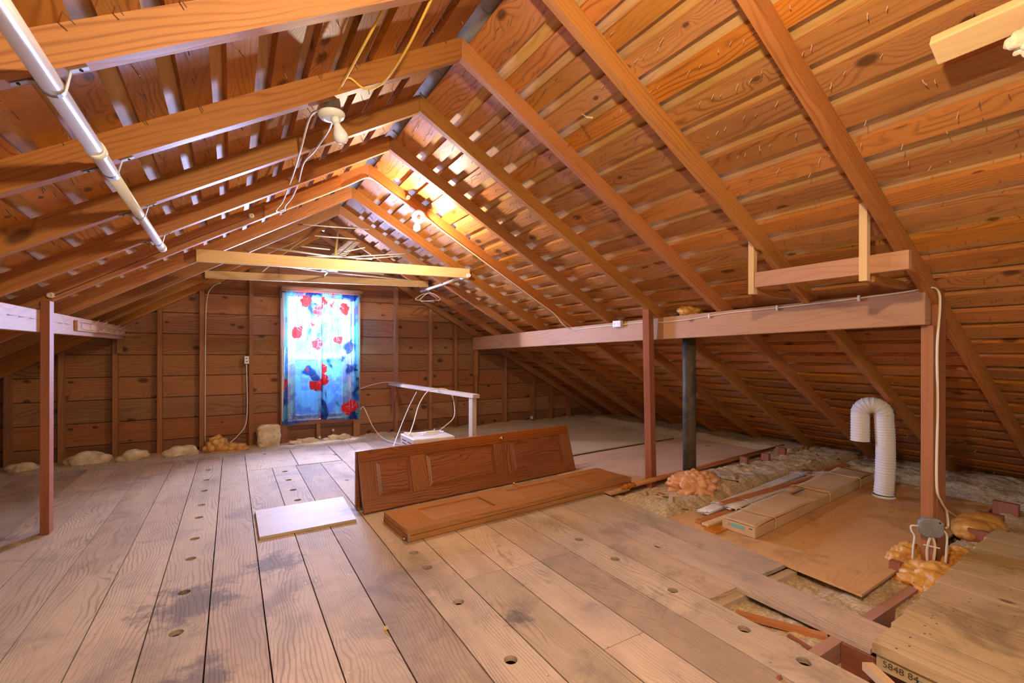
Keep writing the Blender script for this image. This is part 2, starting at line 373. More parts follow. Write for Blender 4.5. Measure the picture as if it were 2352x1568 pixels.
# ------------------------------------------------------------------ roof geometry
RX, RZ, SR, SL = 1.045, 2.88, .553, .60
KR, KL = math.sqrt(1+SR*SR), math.sqrt(1+SL*SL)
def zr(x): return RZ - SR*(x-RX) if x >= RX else RZ - SL*(RX-x)
NR = Vector((SR, 0, 1)).normalized(); NL = Vector((-SL, 0, 1)).normalized()
DR = Vector((1, 0, -SR)).normalized(); DL = Vector((-1, 0, -SL)).normalized()
A0 = Vector((RX, 0, RZ))
Y0, Y1 = -1.25, 7.06
def slopebox(mb, right, s0, s1, n0, n1, ya, yb, bid=None, j=0):
    D, Nn = (DR, NR) if right else (DL, NL)
    c = []
    for i in range(8):
        ss_ = s1 if i & 1 else s0; y = yb if i & 2 else ya; nn = n1 if i & 4 else n0
        c.append(A0 + D*ss_ + Nn*nn + Vector((0, y, 0)))
    mb.hexa(c, 1, 0, bid)
# gaps between sheathing boards (distance down the slope)
gr = [(.245, .300), (.405, .452), (.56, .605), (.721, .778), (.895, .95), (1.075, 1.13), (1.255, 1.315), (1.438, 1.51), (1.627, 1.70), (1.808, 1.879), (1.985, 2.055), (2.175, 2.242), (2.36, 2.425)]
while gr[-1][0] < 6.0: gr.append((gr[-1][0]+.183, gr[-1][0]+.183+.058))
gl = [(.20, .262), (.372, .432), (.545, .60), (.712, .772), (.884, .947), (1.056, 1.126), (1.237, 1.298), (1.405, 1.465), (1.571, 1.628), (1.735, 1.79), (1.89, 1.949)]
gr = [(a_, b_+.016) for a_, b_ in gr]
while gl[-1][0] < 5.3: gl.append((gl[-1][0]+.172, gl[-1][0]+.172+.06))
mb = MB(); mdk = MB()
for right, G in ((True, gr), (False, gl)):
    s0 = .05
    for k, (g0, g1) in enumerate(G):
        w = random.uniform(-.004, .004)
        # boards butt at random rafters
        cuts = sorted(random.sample([.985, 2.262, 3.57, 4.88, 6.19], random.choice([0, 1, 1])))
        ys = [Y0]+cuts+[Y1]
        for y0_, y1_ in zip(ys, ys[1:]):
            slopebox(mb, right, s0, g0+w, 0, .030, y0_+.001, y1_-.001)
        s0 = g1
        slopebox(mdk, right, (g0+g1)/2-.088, (g0+g1)/2+.088, .034, .048, Y0, Y1)
    slopebox(mb, right, s0, s0+.25, 0, .030, Y0, Y1); slopebox(mdk, right, G[-1][1]-.05, s0+.25, .034, .048, Y0, Y1)
    slopebox(mdk, right, .16, G[0][1]-.1, .034, .048, Y0, Y1)
ceil = mb.build('ceiling', M['sheath']); tag(ceil, kind='structure')
dk = mdk.build('upper_deck', M['deck'], ceil); ceil['_org'] = list(ceil.location)
for v in dk.data.vertices: pass
fl_ = MB()
slopebox(fl_, True, -.03, .2, .052, .055, Y0, Y1); slopebox(fl_, False, -.03, .2, .052, .055, Y0, Y1)
for y in [Y0+.3*i for i in range(28)]:
    slopebox(fl_, True, -.0, .18, .047, .052, y, y+.012); slopebox(fl_, False, -.0, .18, .047, .052, y, y+.012)
fl_.build('ridge_flashing', M['flash'], ceil)

# nails through the roof
def nailgeo(mb, p, nrm, L, lean, r=.0016):
    d = (-nrm + lean).normalized(); mb.tube([p+nrm*.002, p+d*L*.5, p+d*L+Vector((0, random.uniform(-.3, .3)*L*.4, 0))], r, 4, smooth=False)
pts = []
def inboard(s_, G): return not any(a_-.004 < s_ < b_+.004 for a_, b_ in G)
YR = [-.36, .30, .963, 1.588, 2.24, 2.885, 3.55, 4.18, 4.86, 5.52, 6.166, 6.82]
for right, G in ((True, gr), (False, gl)):
    smax = 5.9 if right else 4.2
    s_ = .12
    while s_ < smax:
        y = -.9+random.random()*.2
        while y < 6.7:
            if (random.random() < (.8 if y < 4.2 else .45)):
                for k in range(random.choice([1, 2, 2])):
                    yy = y+random.uniform(-.02, .02)+k*.05; q = s_+random.uniform(-.014, .014)
                    if any(r_-.01 < yy < r_+.055 for r_ in YR) or not inboard(q, G): continue
                    pts.append((right, q, yy))
            y += .125
        s_ += .0885
random.shuffle(pts)
def npos(t):
    right, q, y = t; D, Nn = (DR, NR) if right else (DL, NL); return A0 + D*q + Vector((0, y, 0)), Nn
pts.sort(key=lambda t: (npos(t)[0]-Vector((.9, .6, 1.2))).length)
front = [t for t in pts if 1.15 < npos(t)[0].x < 4.2 and .6 < t[2] < 2.6][:100]
fs = set(front)
rest = MB()
for t in pts:
    p, Nn = npos(t); ln = random.uniform(.016, .034); lean = Vector((random.uniform(-.35, .35), random.uniform(-.35, .35), random.uniform(-.1, .2)))
    if t in fs:
        one = MB(); nailgeo(one, p, Nn, ln, lean, .0017); one.build('nail', M['nailp'], ceil)
    else: nailgeo(rest, p, Nn, ln, lean)
o = rest.build('nails', M['nail'], ceil); tag(o, kind='stuff')

# rafters
def ordn(i): return ['first', 'second', 'third', 'fourth', 'fifth', 'sixth', 'seventh', 'eighth', 'ninth', 'tenth', 'eleventh', 'twelfth'][i]
rafters = {}
for k, y in enumerate(YR):
    i = len(YR)-1-k
    for right in (True, False):
        mb = MB(); yb = y+.044
        if right:
            xe = 6.25; D, Nn = DR, NR
            poly = [(RX+.0008, RZ-.0005), (RX+.0008, RZ-.107), (xe, zr(xe)-.107), (xe, zr(xe)-.0005)]
        else:
            xe = -3.75; poly = [(RX-.0008, RZ-.0005), (RX-.0008, RZ-.116), (xe, zr(xe)-.116), (xe, zr(xe)-.0005)]
        bid = (random.random(), random.random(), random.random())
        ou, ov = random.random()*9, random.random()*9
        p = [Vector((a_, y, b_)) for a_, b_ in poly]; q = [Vector((a_, yb, b_)) for a_, b_ in poly]
        # corners as hexa: x along slope, y thickness, z height
        c = [p[1], p[2], q[1], q[2], p[0], p[3], q[0], q[3]]
        mb.hexa(c, 0, 0, bid)
        sidew = 'right' if right else 'left'
        place = 'at the gable wall' if i == 0 else f'the {ordn(i)} out from the gable wall rafter'
        o = mb.build('rafter', M['rafter']); tag(o, f'brown roof rafter on the {sidew} slope, {place}', 'rafter', f'rafters of the {sidew} roof slope')
        rafters[(k, right)] = o

# ------------------------------------------------------------------ gable wall
mb = MB(); Ya, Yb = 6.90, 6.925
WX0, WX1, WZ0, WZ1 = .64, 1.49, .26, 1.93
def roofx(z, side):
    return RX + (RZ-.0-z)/SR if side > 0 else RX - (RZ-z)/SL
z = -.134
seams = []
while z < RZ-.02:
    z1 = min(z+.2565, RZ-.004); z0 = z+.008
    xr0, xr1, xl0, xl1 = roofx(z0, 1), roofx(z1, 1), roofx(z0, -1), roofx(z1, -1)
    def piece(xa0, xb0, xa1, xb1):
        if xb0-xa0 > .02: mb.prism([(xa0, z0), (xb0, z0), (max(xb1, xa1+.001), z1), (xa1, z1)], Ya, Yb, 0)
    if z1 <= WZ0+.03 or z0 >= WZ1-.03:
        j = random.uniform(-1.5, 3)
        if xl0 < j < xr0 and xl1 < j < xr1:
            piece(xl0, j, xl1, j); piece(j+.002, xr0, j+.002, xr1)
        else: piece(xl0, xr0, xl1, xr1)
    else:
        piece(xl0, WX0, xl1, WX0); piece(WX1, xr0, WX1, xr1)
    z += .2565
for (xa, xb, za, zb) in ((-3.5, WX0-.03, -.13, WZ1), (WX1+.03, 6.1, -.13, WZ1), (WX0-.031, WX1+.031, -.13, WZ0-.03), (-1.5, 3.6, WZ1+.001, 2.87)):
    mb.box((xa, 6.95, za), (xb, 6.97, zb), 0)
wall = mb.build('wall_back', M['wall']); tag(wall, kind='structure')
for kx in range(1): pass

# studs
SX = [(-2.42, 0), (-2.0, 0), (-1.588, 0), (-1.136, 0), (-.730, 0), (-.316, 0), (.213, 0), (2.121, 0), (2.661, 0), (3.092, 0), (3.46, 0), (4.03, 0), (4.61, 0), (5.006, 0), (5.43, 0)]
for i, (x, _) in enumerate(SX):
    zt0, zt1 = zr(x-.023)-.12, zr(x+.023)-.12
    mb = MB()
    c = [(x-.023, 6.815, -.13), (x+.023, 6.815, -.13), (x-.023, 6.899, -.13), (x+.023, 6.899, -.13), (x-.023, 6.815, zt0), (x+.023, 6.815, zt1), (x-.023, 6.899, zt0), (x+.023, 6.899, zt1)]
    mb.hexa(c, 2)
    o = mb.build('wall_stud', M['stud'])
    if x < 1: lab = f'vertical wall stud, {ordn(6-i)} to the left of the curtained window'
    else: lab = f'vertical wall stud, {ordn(i-7)} to the right of the curtained window'
    tag(o, lab, 'stud', 'studs of the gable wall')

# window
win = thing('window_1', (1.065, 6.86, .2), 'tall sash window in the gable wall behind the blue curtains', 'window'); win['kind'] = 'structure'
for x0, x1 in ((.55, .64), (1.49, 1.58)): MB().box((x0, 6.80, -.12), (x1, 6.898, 2.02), 2).build('window_jamb', M['stud'], win)
MB().box((.641, 6.81, 1.93), (1.489, 6.92, 2.02), 0).build('window_header', M['stud'], win)
MB().box((.641, 6.80, .20), (1.489, 6.93, .26), 0).build('window_sill', M['stud'], win)
MB().box((1.0, 6.815, -.12), (1.05, 6.897, .199), 2).build('sill_stud', M['stud'], win)
for z0, z1, y in ((.262, 1.13, 6.955), (1.10, 1.928, 6.985)):
    mb = MB(); mb.box((.645, y, z0), (.745, y+.03, z1), 2); mb.box((1.37, y, z0), (1.485, y+.03, z1), 2)
    mb.box((.7455, y, z0), (1.3695, y+.03, z0+.05), 0); mb.box((.7455, y, z1-.05), (1.3695, y+.03, z1), 0)
    if z0 < 1: mb.box((1.04, y, z0+.051), (1.07, y+.03, z1-.051), 2)
    sash = mb.build('sash', M['pine'], win)
    MB().box((.735, y+.012, z0+.04), (1.38, y+.016, z1-.04)).build('pane', M['screen' if z0 < 1 else 'glass'], sash)

# curtains
rod = thing('curtain_rod', (1.06, 6.76, 2.0), 'dark curtain rod with end brackets above the window', 'curtain rod')
MB().tube([(.56, 6.765, 1.985), (1.56, 6.765, 1.985)], .009, 10).build('rod', M['rough'], rod)
for x in (.55, 1.565):
    MB().box((x-.012, 6.74, 1.90), (x+.012, 6.799, 2.0), 2).build('bracket', M['iron'], rod)
def curtain(x0, x1, bl, br, zb0, zb1, seed, label, openx=0):
    def fn(a_, b_):
        z_ = 1.99 + (zb0+(zb1-zb0)*a_-1.99)*b_
        xt = x0+(x1-x0)*a_; xb = bl+(br-bl)*a_
        x_ = xt+(xb-xt)*b_**1.3
        ph = a_*(x1-x0)*62
        amp = .010+.014*b_
        y_ = (6.745 if x0 < 1 else 6.715) + amp*math.sin(ph+seed) + .006*math.sin(ph*2.3+seed*2+b_*2) + (-.012 if b_ < .06 else 0)
        x_ += .006*math.sin(ph*1.7+b_*3)
        return (x_, y_, z_)
    o = MB().grid(fn, 90, 40, uvf=lambda a_, b_: (a_*(x1-x0)*1.35+seed, -b_*1.75)).build('curtain', M['curtain'])
    return tag(o, label, 'curtain', 'pair of printed window curtains')
curtain(.605, 1.06, .575, 1.075, .215, .285, .3, 'left sheer blue curtain panel with red patches and white web lines')
curtain(1.045, 1.525, 1.04, 1.555, .27, .235, 1.9, 'right sheer blue curtain panel with red patches and white web lines')
MB().box((.56, 6.80, 2.025), (1.62, 6.815, 2.07), 0).build('valance_board', M['stud'], win)
# white lining at left edge
o = MB().grid(lambda a_, b_: (.565+.055*a_-.02*b_*a_, 6.775+.01*math.sin(9*a_), 1.25-.98*b_), 6, 12).build('curtain_lining', plain('white_lining', (.7, .66, .66), .8)); tag(o, 'strip of white curtain lining showing at the left edge of the window', 'lining')

# ------------------------------------------------------------------ floor
mb = MB(); TH = .022
def board(x0, x1, y0, y1, holes=(), bid=None):
    x0 += .0028; x1 -= .0028; y0 += .0015; y1 -= .0015
    bid = bid or (random.random(), random.random(), random.random()); ou, ov = random.random()*20, random.random()*20
    r = .027
    def top(xa, xb, ya, yb, z=0):
        mb.face([(xa, ya, z), (xb, ya, z), (xb, yb, z), (xa, yb, z)], [(ou+ya, ov+xa), (ou+ya, ov+xb), (ou+yb, ov+xb), (ou+yb, ov+xa)], bid)
    y = y0
    for hx, hy in sorted(holes, key=lambda h: h[1]):
        if not (y0+.05 < hy < y1-.05): continue
        top(x0, x1, y, hy-.05); y = hy+.05
        nn = 16; ci = []; sq = []
        for k in range(nn):
            a_ = 2*PI*k/nn; ci.append((hx+r*math.cos(a_), hy+r*math.sin(a_)))
            dx, dy = math.cos(a_), math.sin(a_)
            ex = (x1-hx) if dx > 0 else (hx-x0)
            t = min(ex/abs(dx) if abs(dx) > 1e-6 else 9, .05/abs(dy) if abs(dy) > 1e-6 else 9)
            sq.append((hx+dx*t, hy+dy*t))
        corners = [(x1, hy+.05), (x0, hy+.05), (x0, hy-.05), (x1, hy-.05)]
        ang = lambda p: math.atan2(p[1]-hy, p[0]-hx) % (2*PI)
        for k in range(nn):
            k2 = (k+1) % nn; a0 = 2*PI*k/nn; a1 = 2*PI*(k+1)/nn
            mid = [c_ for c_ in corners if a0 < ang(c_) < a1]
            P = [ci[k], sq[k]] + mid + [sq[k2], ci[k2]]
            mb.face([(p[0], p[1], 0) for p in P], [(ou+p[1], ov+p[0]) for p in P], bid)
            mb.face([(ci[k][0], ci[k][1], 0), (ci[k2][0], ci[k2][1], 0), (ci[k2][0], ci[k2][1], -TH), (ci[k][0], ci[k][1], -TH)], [(ou, ov), (ou+.01, ov), (ou+.01, ov+.02), (ou, ov+.02)], bid)
    top(x0, x1, y, y1)
    for (xa, ya, xb, yb, gg) in ((x0, y0, x0, y1, 1), (x1, y1, x1, y0, 1), (x1, y0, x0, y0, 0), (x0, y1, x1, y1, 0)):
        L = abs(yb-ya) if gg else abs(xb-xa); s1_ = (ou, ov+.5); 
        mb.face([(xa, ya, -TH), (xa, ya, 0), (xb, yb, 0), (xb, yb, -TH)], [(ou, ov), (ou, ov+TH), (ou+L, ov+TH), (ou+L, ov)], bid)
HA = [(-.2, y) for y in (2.03, 2.412, 2.798, 3.23, 3.562, 4.001, 4.317, 4.74, 5.126, 5.546)]
HB = [(.455, y) for y in (5.091, 4.735, 4.378, 4.06)]
HC = [(.93, y) for y in (2.643, 2.424, 2.014, 1.53, 1.1)]
HD = [(1.9, y) for y in (2.286, 1.963, 1.554, 1.176, .932)]
FY0, FY1 = -1.1, 6.2
xs = [-3.62, -3.38, -3.15, -2.92, -2.68, -2.45, -2.2, -1.96, -1.72, -1.48, -1.24, -.995, -.76, -.525, -.308, -.087, .130]
for i, (x0, x1) in enumerate(zip(xs, xs[1:])):
    hl = HA if abs(x0+.308) < .01 else ()
    cut = [FY0, FY1]
    if i < 12: cut = [FY0, random.choice([2.17, 3.75, 5.3]), FY1]
    for y0, y1 in zip(cut, cut[1:]): board(x0, x1, y0, y1, hl)
board(.130, .355, FY0, 5.30); board(.355, .575, FY0, 5.30, HB); board(.575, .815, FY0, 5.28)
board(.815, 1.045, FY0, 5.28, HC)
for x0, x1 in ((.13, .6), (.602, 1.04)): board(x0, x1, 5.305, 6.2)
board(1.045, 1.28, FY0, 2.19); board(1.045, 1.28, 2.19, 6.2)
board(1.28, 1.51, FY0, 1.387); board(1.28, 1.51, 1.387, 2.165); board(1.28, 1.51, 2.165, 6.2)
board(1.51, 1.745, FY0, 2.165); board(1.51, 1.745, 2.165, 6.2)
board(1.745, 1.985, FY0, 6.2, HD)
board(1.985, 2.205, 1.405, 6.2); board(2.205, 2.45, .83, 4.2); board(2.205, 2.45, 4.2, 6.2)
board(2.45, 2.69, 1.415, 6.2)
floor = mb.build('floor', M['floor']); tag(floor, kind='structure')
# nail heads on the floor
nh = MB()
for x in xs+[.355, .575, .815, 1.045, 1.28, 1.51, 1.745, 1.985, 2.205]:
    for k in range(-2, 13):
        y = 1.39+.395*k
        for dx in (.03, .19):
            if random.random() < .6 and not (x+dx > 1.98 and y < 1.45): nh.lathe([(.0032, -.001), (.0032, .0006)], (x+dx+random.uniform(-.01, .01), y+random.uniform(-.012, .012), 0), n=6)
o = nh.build('nail_heads', M['nail'], floor); tag(o, kind='stuff')
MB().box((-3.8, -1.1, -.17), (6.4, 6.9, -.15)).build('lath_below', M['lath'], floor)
jm = MB()
for k in range(-2, 13):
    y = 1.39+.395*k
    if y > 1.45 : jm.box((-3.6, y-.02, -.149), (1.98, y+.02, -TH-.001), 0)
o = jm.build('joists_below', M['redwood'], floor)
# left eave and right eave blocking boards
for nm, x, z0 in (('wall_left', -3.68, -.16), ('wall_right', 6.27, -.16)):
    o = MB().box((x-.01, Y0, z0), (x+.01, Y1, zr(x)-.0), 1).build(nm, M['wall']); tag(o, kind='structure')

# floor joists seen in the holes
for nm, y, x0, x1, zt in (('a', .955, 1.99, 3.1, -.023), ('b', 1.385, 1.99, 2.70, -.023), ('c', .62, 1.99, 3.1, -.023)):
    o = MB().box((x0, y-.022, -.149), (x1, y+.022, zt), 0).build('floor_joist', M['rough2' if nm != 'b' else 'plypale'])
    tag(o, {'a': 'red-brown floor joist crossing the open floor gaps in front of the raised deck', 'b': 'floor joist under the cut board ends at the far end of the floor gap', 'c': 'floor joist close to the corner of the raised plank deck'}[nm], 'joist', 'floor joists in the openings')
tag(MB().box((2.455, .66, -.149), (2.475, .932, -.023), 2).build('blocking_board', M['redwood']), 'dark red blocking board in the square floor hole', 'board')
tag(MB().box((1.992, .645, -.147), (3.05, .93, -.140), 0).build('hole_bottom_board', M['redwood']), 'dark red board at the bottom of the square hole beside the raised deck', 'board')
tag(MB().box((2.195, .645, -.139), (2.21, .93, -.024), 1).build('hole_side_board', M['redwood']), 'dark red board forming the side of the floor hole by the deck corner', 'board')
tag(MB().box((1.995, .98, -.149), (2.012, 1.355, -.04), 1).build('gap_side_board', M['redwood']), 'dark side board along the left of the long floor opening', 'board')
tag(MB().beam((2.03, 1.30, -.03), (2.20, .985, -.032), .035, .02).build('broken_spindle', M['rail']), 'orange broken spindle lying in the long floor gap', 'spindle')
tag(MB().beam((2.07, 1.08, -.03), (2.06, .985, -.035), .02, .01).build('wood_splinter', M['redwood']), 'dark wood splinter beside the broken spindle in the floor gap', 'splinter')
tag(MB().beam((2.10, .80, -.012), (2.02, .69, -.008), .04, .03).build('wood_offcut', M['pine']), 'pale split wood offcut at the corner of the raised deck', 'offcut')

# plywood sheets
def sheet(name, mat, poly, z0, z1, label, rot=0):
    return tag(MB().prism(poly, z0, z1, 0, 0, 'XY').build(name, mat), label, 'plywood')
sheet('plywood_sheet', M['ply'], [(2.665, 1.04), (2.925, 1.05), (5.12, 1.10), (5.12, 2.28), (2.70, 2.25)], -.012, .002, 'large stained plywood sheet under the cardboard box and the white duct')
sheet('plywood_sheet', M['plywarm'], [(2.705, 2.93), (5.84, 3.18), (5.6, 4.27), (2.705, 4.09)], -.012, .002, 'warm-toned plywood sheet behind the thin post and black pipe')
sheet('plywood_sheet', M['plygrey'], [(2.705, 4.17), (5.32, 4.34), (5.38, 6.3), (2.705, 6.25)], -.012, .002, 'dusty greyish plywood sheet in the far right corner by the gable wall')
fb = thing('plywood_offcut', (.45, 3.6, 0), 'small pale plywood offcut lying on the floorboards left of the doors', 'plywood')
MB().prism([(.15, 3.895), (.772, 3.905), (.752, 3.335), (.152, 3.325)], .001, .019, 0, 0, 'XY').build('panel', M['plypale'], fb)
tag(MB().prism([(2.70, 2.84), (2.94, 2.86), (2.95, 3.12), (2.71, 3.10)], .003, .02, 0, 0, 'XY').build('board_offcut', M['ply']), 'short board offcut under the end of the flat doors beside the post', 'board')

# raised pale deck at the lower right
dkR = thing('raised_deck', (3.4, .2, 0), 'raised deck of pale weathered planks at the lower right corner', 'deck')
dx = [2.135, 2.345, 2.525, 2.73, 2.965, 3.20, 3.44, 3.68, 3.92, 4.17]
for i, (x0, x1) in enumerate(zip(dx, dx[1:])):
    mb = MB(); e = .80+.012*i; mb.box((x0+.0015, -.9, .030), (x1-.0015, e, .075), 1)
    mb.build('plank', M['deckr'], dkR, bevel=.002)
dn_ = MB()
for i in range(60):
    x = random.choice(dx[:-1])+random.uniform(.03, .19); y = random.uniform(-.1, .75)
    dn_.lathe([(.0035, 0), (.0035, .0008)], (x, y, .075), n=6)
for j, x in enumerate((2.16, 2.22, 2.29, 2.37, 2.44, 2.5)):
    dn_.lathe([(.004, 0), (.004, .0008)], (x, .73-.02*(j % 2), .075), n=6)
o = dn_.build('nail_holes', M['ink'], dkR); tag(o, kind='stuff')
MB().box((2.15, -.9, -.03), (2.19, .79, .029), 1).build('frame_board', M['deckr'], dkR)
MB().box((2.191, .75, -.03), (4.1, .79, .029), 0).build('frame_board', M['deckr'], dkR)
text('stamped_number', '5848 84', .034, M['ink'], dkR, (2.1492, .715, -.002), (PI/2, 0, -PI/2))
text('blue_mark', 'xx', .03, M['blue'], dkR, (2.1492, .655, -.004), (PI/2, 0, -PI/2))

# loose insulation
def hins(x, y):
    n_ = noise.noise(Vector((x*1.3, y*1.3, 0)))*.02 + noise.noise(Vector((x*5, y*5, 3)))*.018 + noise.noise(Vector((x*14, y*14, 7)))*.013 + noise.noise(Vector((x*30, y*30, 1)))*.011
    base = -.04
    if 2.72 < x < 6 and 2.30 < y < 2.90:
        t = max(0, min((y-2.30)/.12, (2.90-y)/.12, (x-2.72)/.15, 1)); base = -.05+t*(.065 + (.05 if x > 3.6 else .0))
    elif x > 5.18 and y < 2.4:
        base = -.05+min(1, (x-5.18)/.3)*.09
    elif x > 5.35: base = -.05+min(1, (x-5.35)/.3)*.10
    elif 3.0 < x < 5.4 and y < 1.03: base = -.035+min(1, (x-3.0)/.8)*.03
    if x < 2.72 and y < 1.42: base = -.045
    if y > 6.28: base = -.02
    if .64 < y < .93: base -= (.1 if x < 2.75 else 0)
    return base+n_
def insgrid(name, x0, x1, y0, y1, st, label):
    nu, nv = int((x1-x0)/st), int((y1-y0)/st)
    o = MB().grid(lambda a_, b_: (x0+(x1-x0)*a_, y0+(y1-y0)*b_, hins(x0+(x1-x0)*a_, y0+(y1-y0)*b_)), nu, nv).build(name, M['insul'])
    tag(o, label, 'insulation', None, 'stuff')
insgrid('loose_insulation', 1.99, 6.26, .28, 2.92, .017, 'tan loose fill insulation between the floor joists on the right')
insgrid('loose_insulation', 1.99, 6.26, 2.921, 6.88, .05, 'tan loose fill insulation along the far right eave')
insgrid('loose_insulation', -3.6, 1.985, 6.205, 6.88, .03, 'sandy loose fill insulation along the foot of the gable wall')
MB().box((-3.6, FY0, -.10), (1.98, 6.2, -.06)).build('board_below_holes', M['rafter'], floor)
# debris chunks in insulation
for i in range(21):
    x = random.uniform(2.75, 5.6); y = random.uniform(2.35, 2.85)
    if i < 9: x, y = random.uniform(2.75, 3.1), random.uniform(2.32, 2.8)
    a_ = random.uniform(0, PI); L = random.uniform(.03, .10)
    zc = hins(x, y)+.004
    mt = ['redwood', 'pine', 'rough'][i % 3]
    o = MB().beam((x, y, zc), (x+L*math.cos(a_), y+L*math.sin(a_), zc+.003), random.uniform(.008, .03), .006).build('wood_chip', M[mt])
    where = 'in the loose insulation left of the orange pipe foam' if i < 9 else 'in the loose insulation behind the blind slats'
    tag(o, {'redwood': 'dark red', 'pine': 'pale yellow', 'rough': 'rough brown'}[mt]+' wood chip '+where, 'wood chip', {'redwood': 'dark red', 'pine': 'pale', 'rough': 'rough'}[mt]+' chips '+where)
tag(MB().beam((2.93, 2.42, .02), (3.10, 2.56, .022), .03, .012).build('wood_strip', M['plygrey']), 'grey wood strip lying in the insulation left of the orange foam', 'strip')
tag(MB().beam((4.4, 1.10, .012), (4.75, 1.35, .014), .012, .01).build('wood_stick', M['pine']), 'thin pale stick on the plywood behind the right post', 'stick')
o = thing('black_plastic_clip', (3.78, 2.48, .03), 'small black plastic part lying on the loose insulation', 'clip')
MB().tube([(3.75, 2.51, .055), (3.80, 2.43, .05)], .014, 10).build('body', M['black'], o)
MB().tube([(3.795, 2.438, .05), (3.81, 2.42, .048)], .018, 10).build('collar', M['black'], o)

# wood stubs
for i, (x, y, h) in enumerate(((4.45, 2.765, .135), (4.80, 2.745, .135), (5.22, 2.80, .14))):
    o = MB().box((x-.02, y-.045, -.10), (x+.02, y+.03, h), 2).build('wood_stub', M['redwood'])
    tag(o, f'red-brown wood stub sticking up beside the handrail, {["nearest the black pipe", "the middle one of three", "farthest along the handrail"][i]}', 'wood stub', 'stubs along the handrail')
for i, (x, y, h) in enumerate(((4.07, .955, .07), (4.50, 1.02, .085), (4.93, 1.03, .085))):
    o = MB().box((x-.022, y-.09, -.10), (x+.022, y+.045, h), 2).build('wood_stub', M['redwood'])
    tag(o, f'red-brown wood stub right of the big post, {["in front of the yellow foam mound", "behind the yellow foam mound", "the farthest of the row by the eave"][i]}', 'wood stub', 'stubs right of the post')
tag(MB().box((3.12, 1.04, -.1), (3.165, 1.09, .045), 2).build('wood_stub', M['redwood']), 'dark wood stub poking out of the foam left of the big post', 'wood stub', 'stubs right of the post')

# ------------------------------------------------------------------ beams and posts
c = []
def bx(y, x, zb, zt): return [(x, y, zb), (x+.09, y, zb), (x, y, zt), (x+.09, y, zt)]
n0 = bx(.985, 3.285, 1.355, 1.55); f0 = bx(6.81, 3.40, 1.228, 1.43)
c = [n0[0], n0[1], f0[0], f0[1], n0[2], n0[3], f0[2], f0[3]]
o = MB().hexa(c, 1).build('purlin_beam', M['beam'], bevel=.004); tag(o, 'long knotty horizontal beam under the right roof slope with a cable along it', 'beam')
c = [(-1.12, .2, 1.30), (-1.061, .2, 1.30), (-1.12, 6.81, 1.33), (-1.061, 6.81, 1.33), (-1.12, .2, 1.445), (-1.061, .2, 1.445), (-1.12, 6.81, 1.475), (-1.061, 6.81, 1.475)]
o = MB().hexa(c, 1).build('purlin_beam', M['beam'], bevel=.003); tag(o, 'horizontal beam under the left roof slope carrying a rack of wire hooks', 'beam')
bn = MB()
for y in (3.62, 3.78, 3.95, 4.33, 4.5, 4.66): bn.tube([(-1.062, y, 1.40), (-1.045, y+.02, 1.395), (-1.043, y+.07, 1.398)], .0016, 5)
tag(bn.build('bent_nails', M['nail'], o), None, None, None, 'stuff')
o = MB().box((-1.060, 4.13, 0), (-1.015, 4.215, 1.525), 2).build('wooden_post', M['post'], bevel=.002); tag(o, 'slim square wooden post standing on the floorboards at the left', 'post')
c = [(3.285, 2.885, -.1), (3.375, 2.905, -.1), (3.27, 2.945, -.1), (3.36, 2.965, -.1), (3.215, 2.865, 1.59), (3.30, 2.885, 1.59), (3.20, 2.925, 1.59), (3.285, 2.945, 1.59)]
c = [(Vector(p)+Vector((-.012, .03, 0))) for p in c]
o = MB().hexa(c, 2).build('wooden_post', M['rough'], bevel=.002); tag(o, 'rough-sawn reddish post in front of the long right beam', 'post')
rp = thing('wooden_post', (3.43, 1.0, -.02), 'thick reddish post at the right carrying the near end of the beam', 'post')
MB().box((3.35, .968, -.1), (3.3985, 1.023, 1.353), 2).build('support_board', M['post'], rp, bevel=.002)
MB().box((3.40, .962, -.1), (3.52, 1.023, 1.61), 2).build('main_board', M['post'], rp, bevel=.002)
tag(MB().box((3.408, 6.775, .80), (3.475, 6.814, 1.226), 2).build('support_block', M['stud']), 'wood block under the far end of the right beam on a wall stud', 'block')
tag(MB().box((-1.112, 6.775, 1.17), (-1.065, 6.814, 1.326), 2).build('support_block', M['stud']), 'wood block under the far end of the left beam on a wall stud', 'block')

# guard rail
gr_ = thing('guard_rail', (2.25, 4.52, 0), 'low guard rail from a wall stud to a short post behind the doors', 'rail')
MB().beam((2.035, 6.812, .715), (2.262, 4.45, .715), .085, .04).build('top_rail', M['plypale'], gr_)
MB().box((2.225, 4.475, .001), (2.275, 4.56, .694), 2).build('rail_post', M['plypale'], gr_)
MB().hexa([(2.03, 6.62, .56), (2.05, 6.62, .56), (2.03, 6.81, .30), (2.05, 6.81, .30), (2.03, 6.62, .694), (2.05, 6.62, .694), (2.03, 6.81, .694), (2.05, 6.81, .694)], 2).build('brace', M['rough'], gr_)

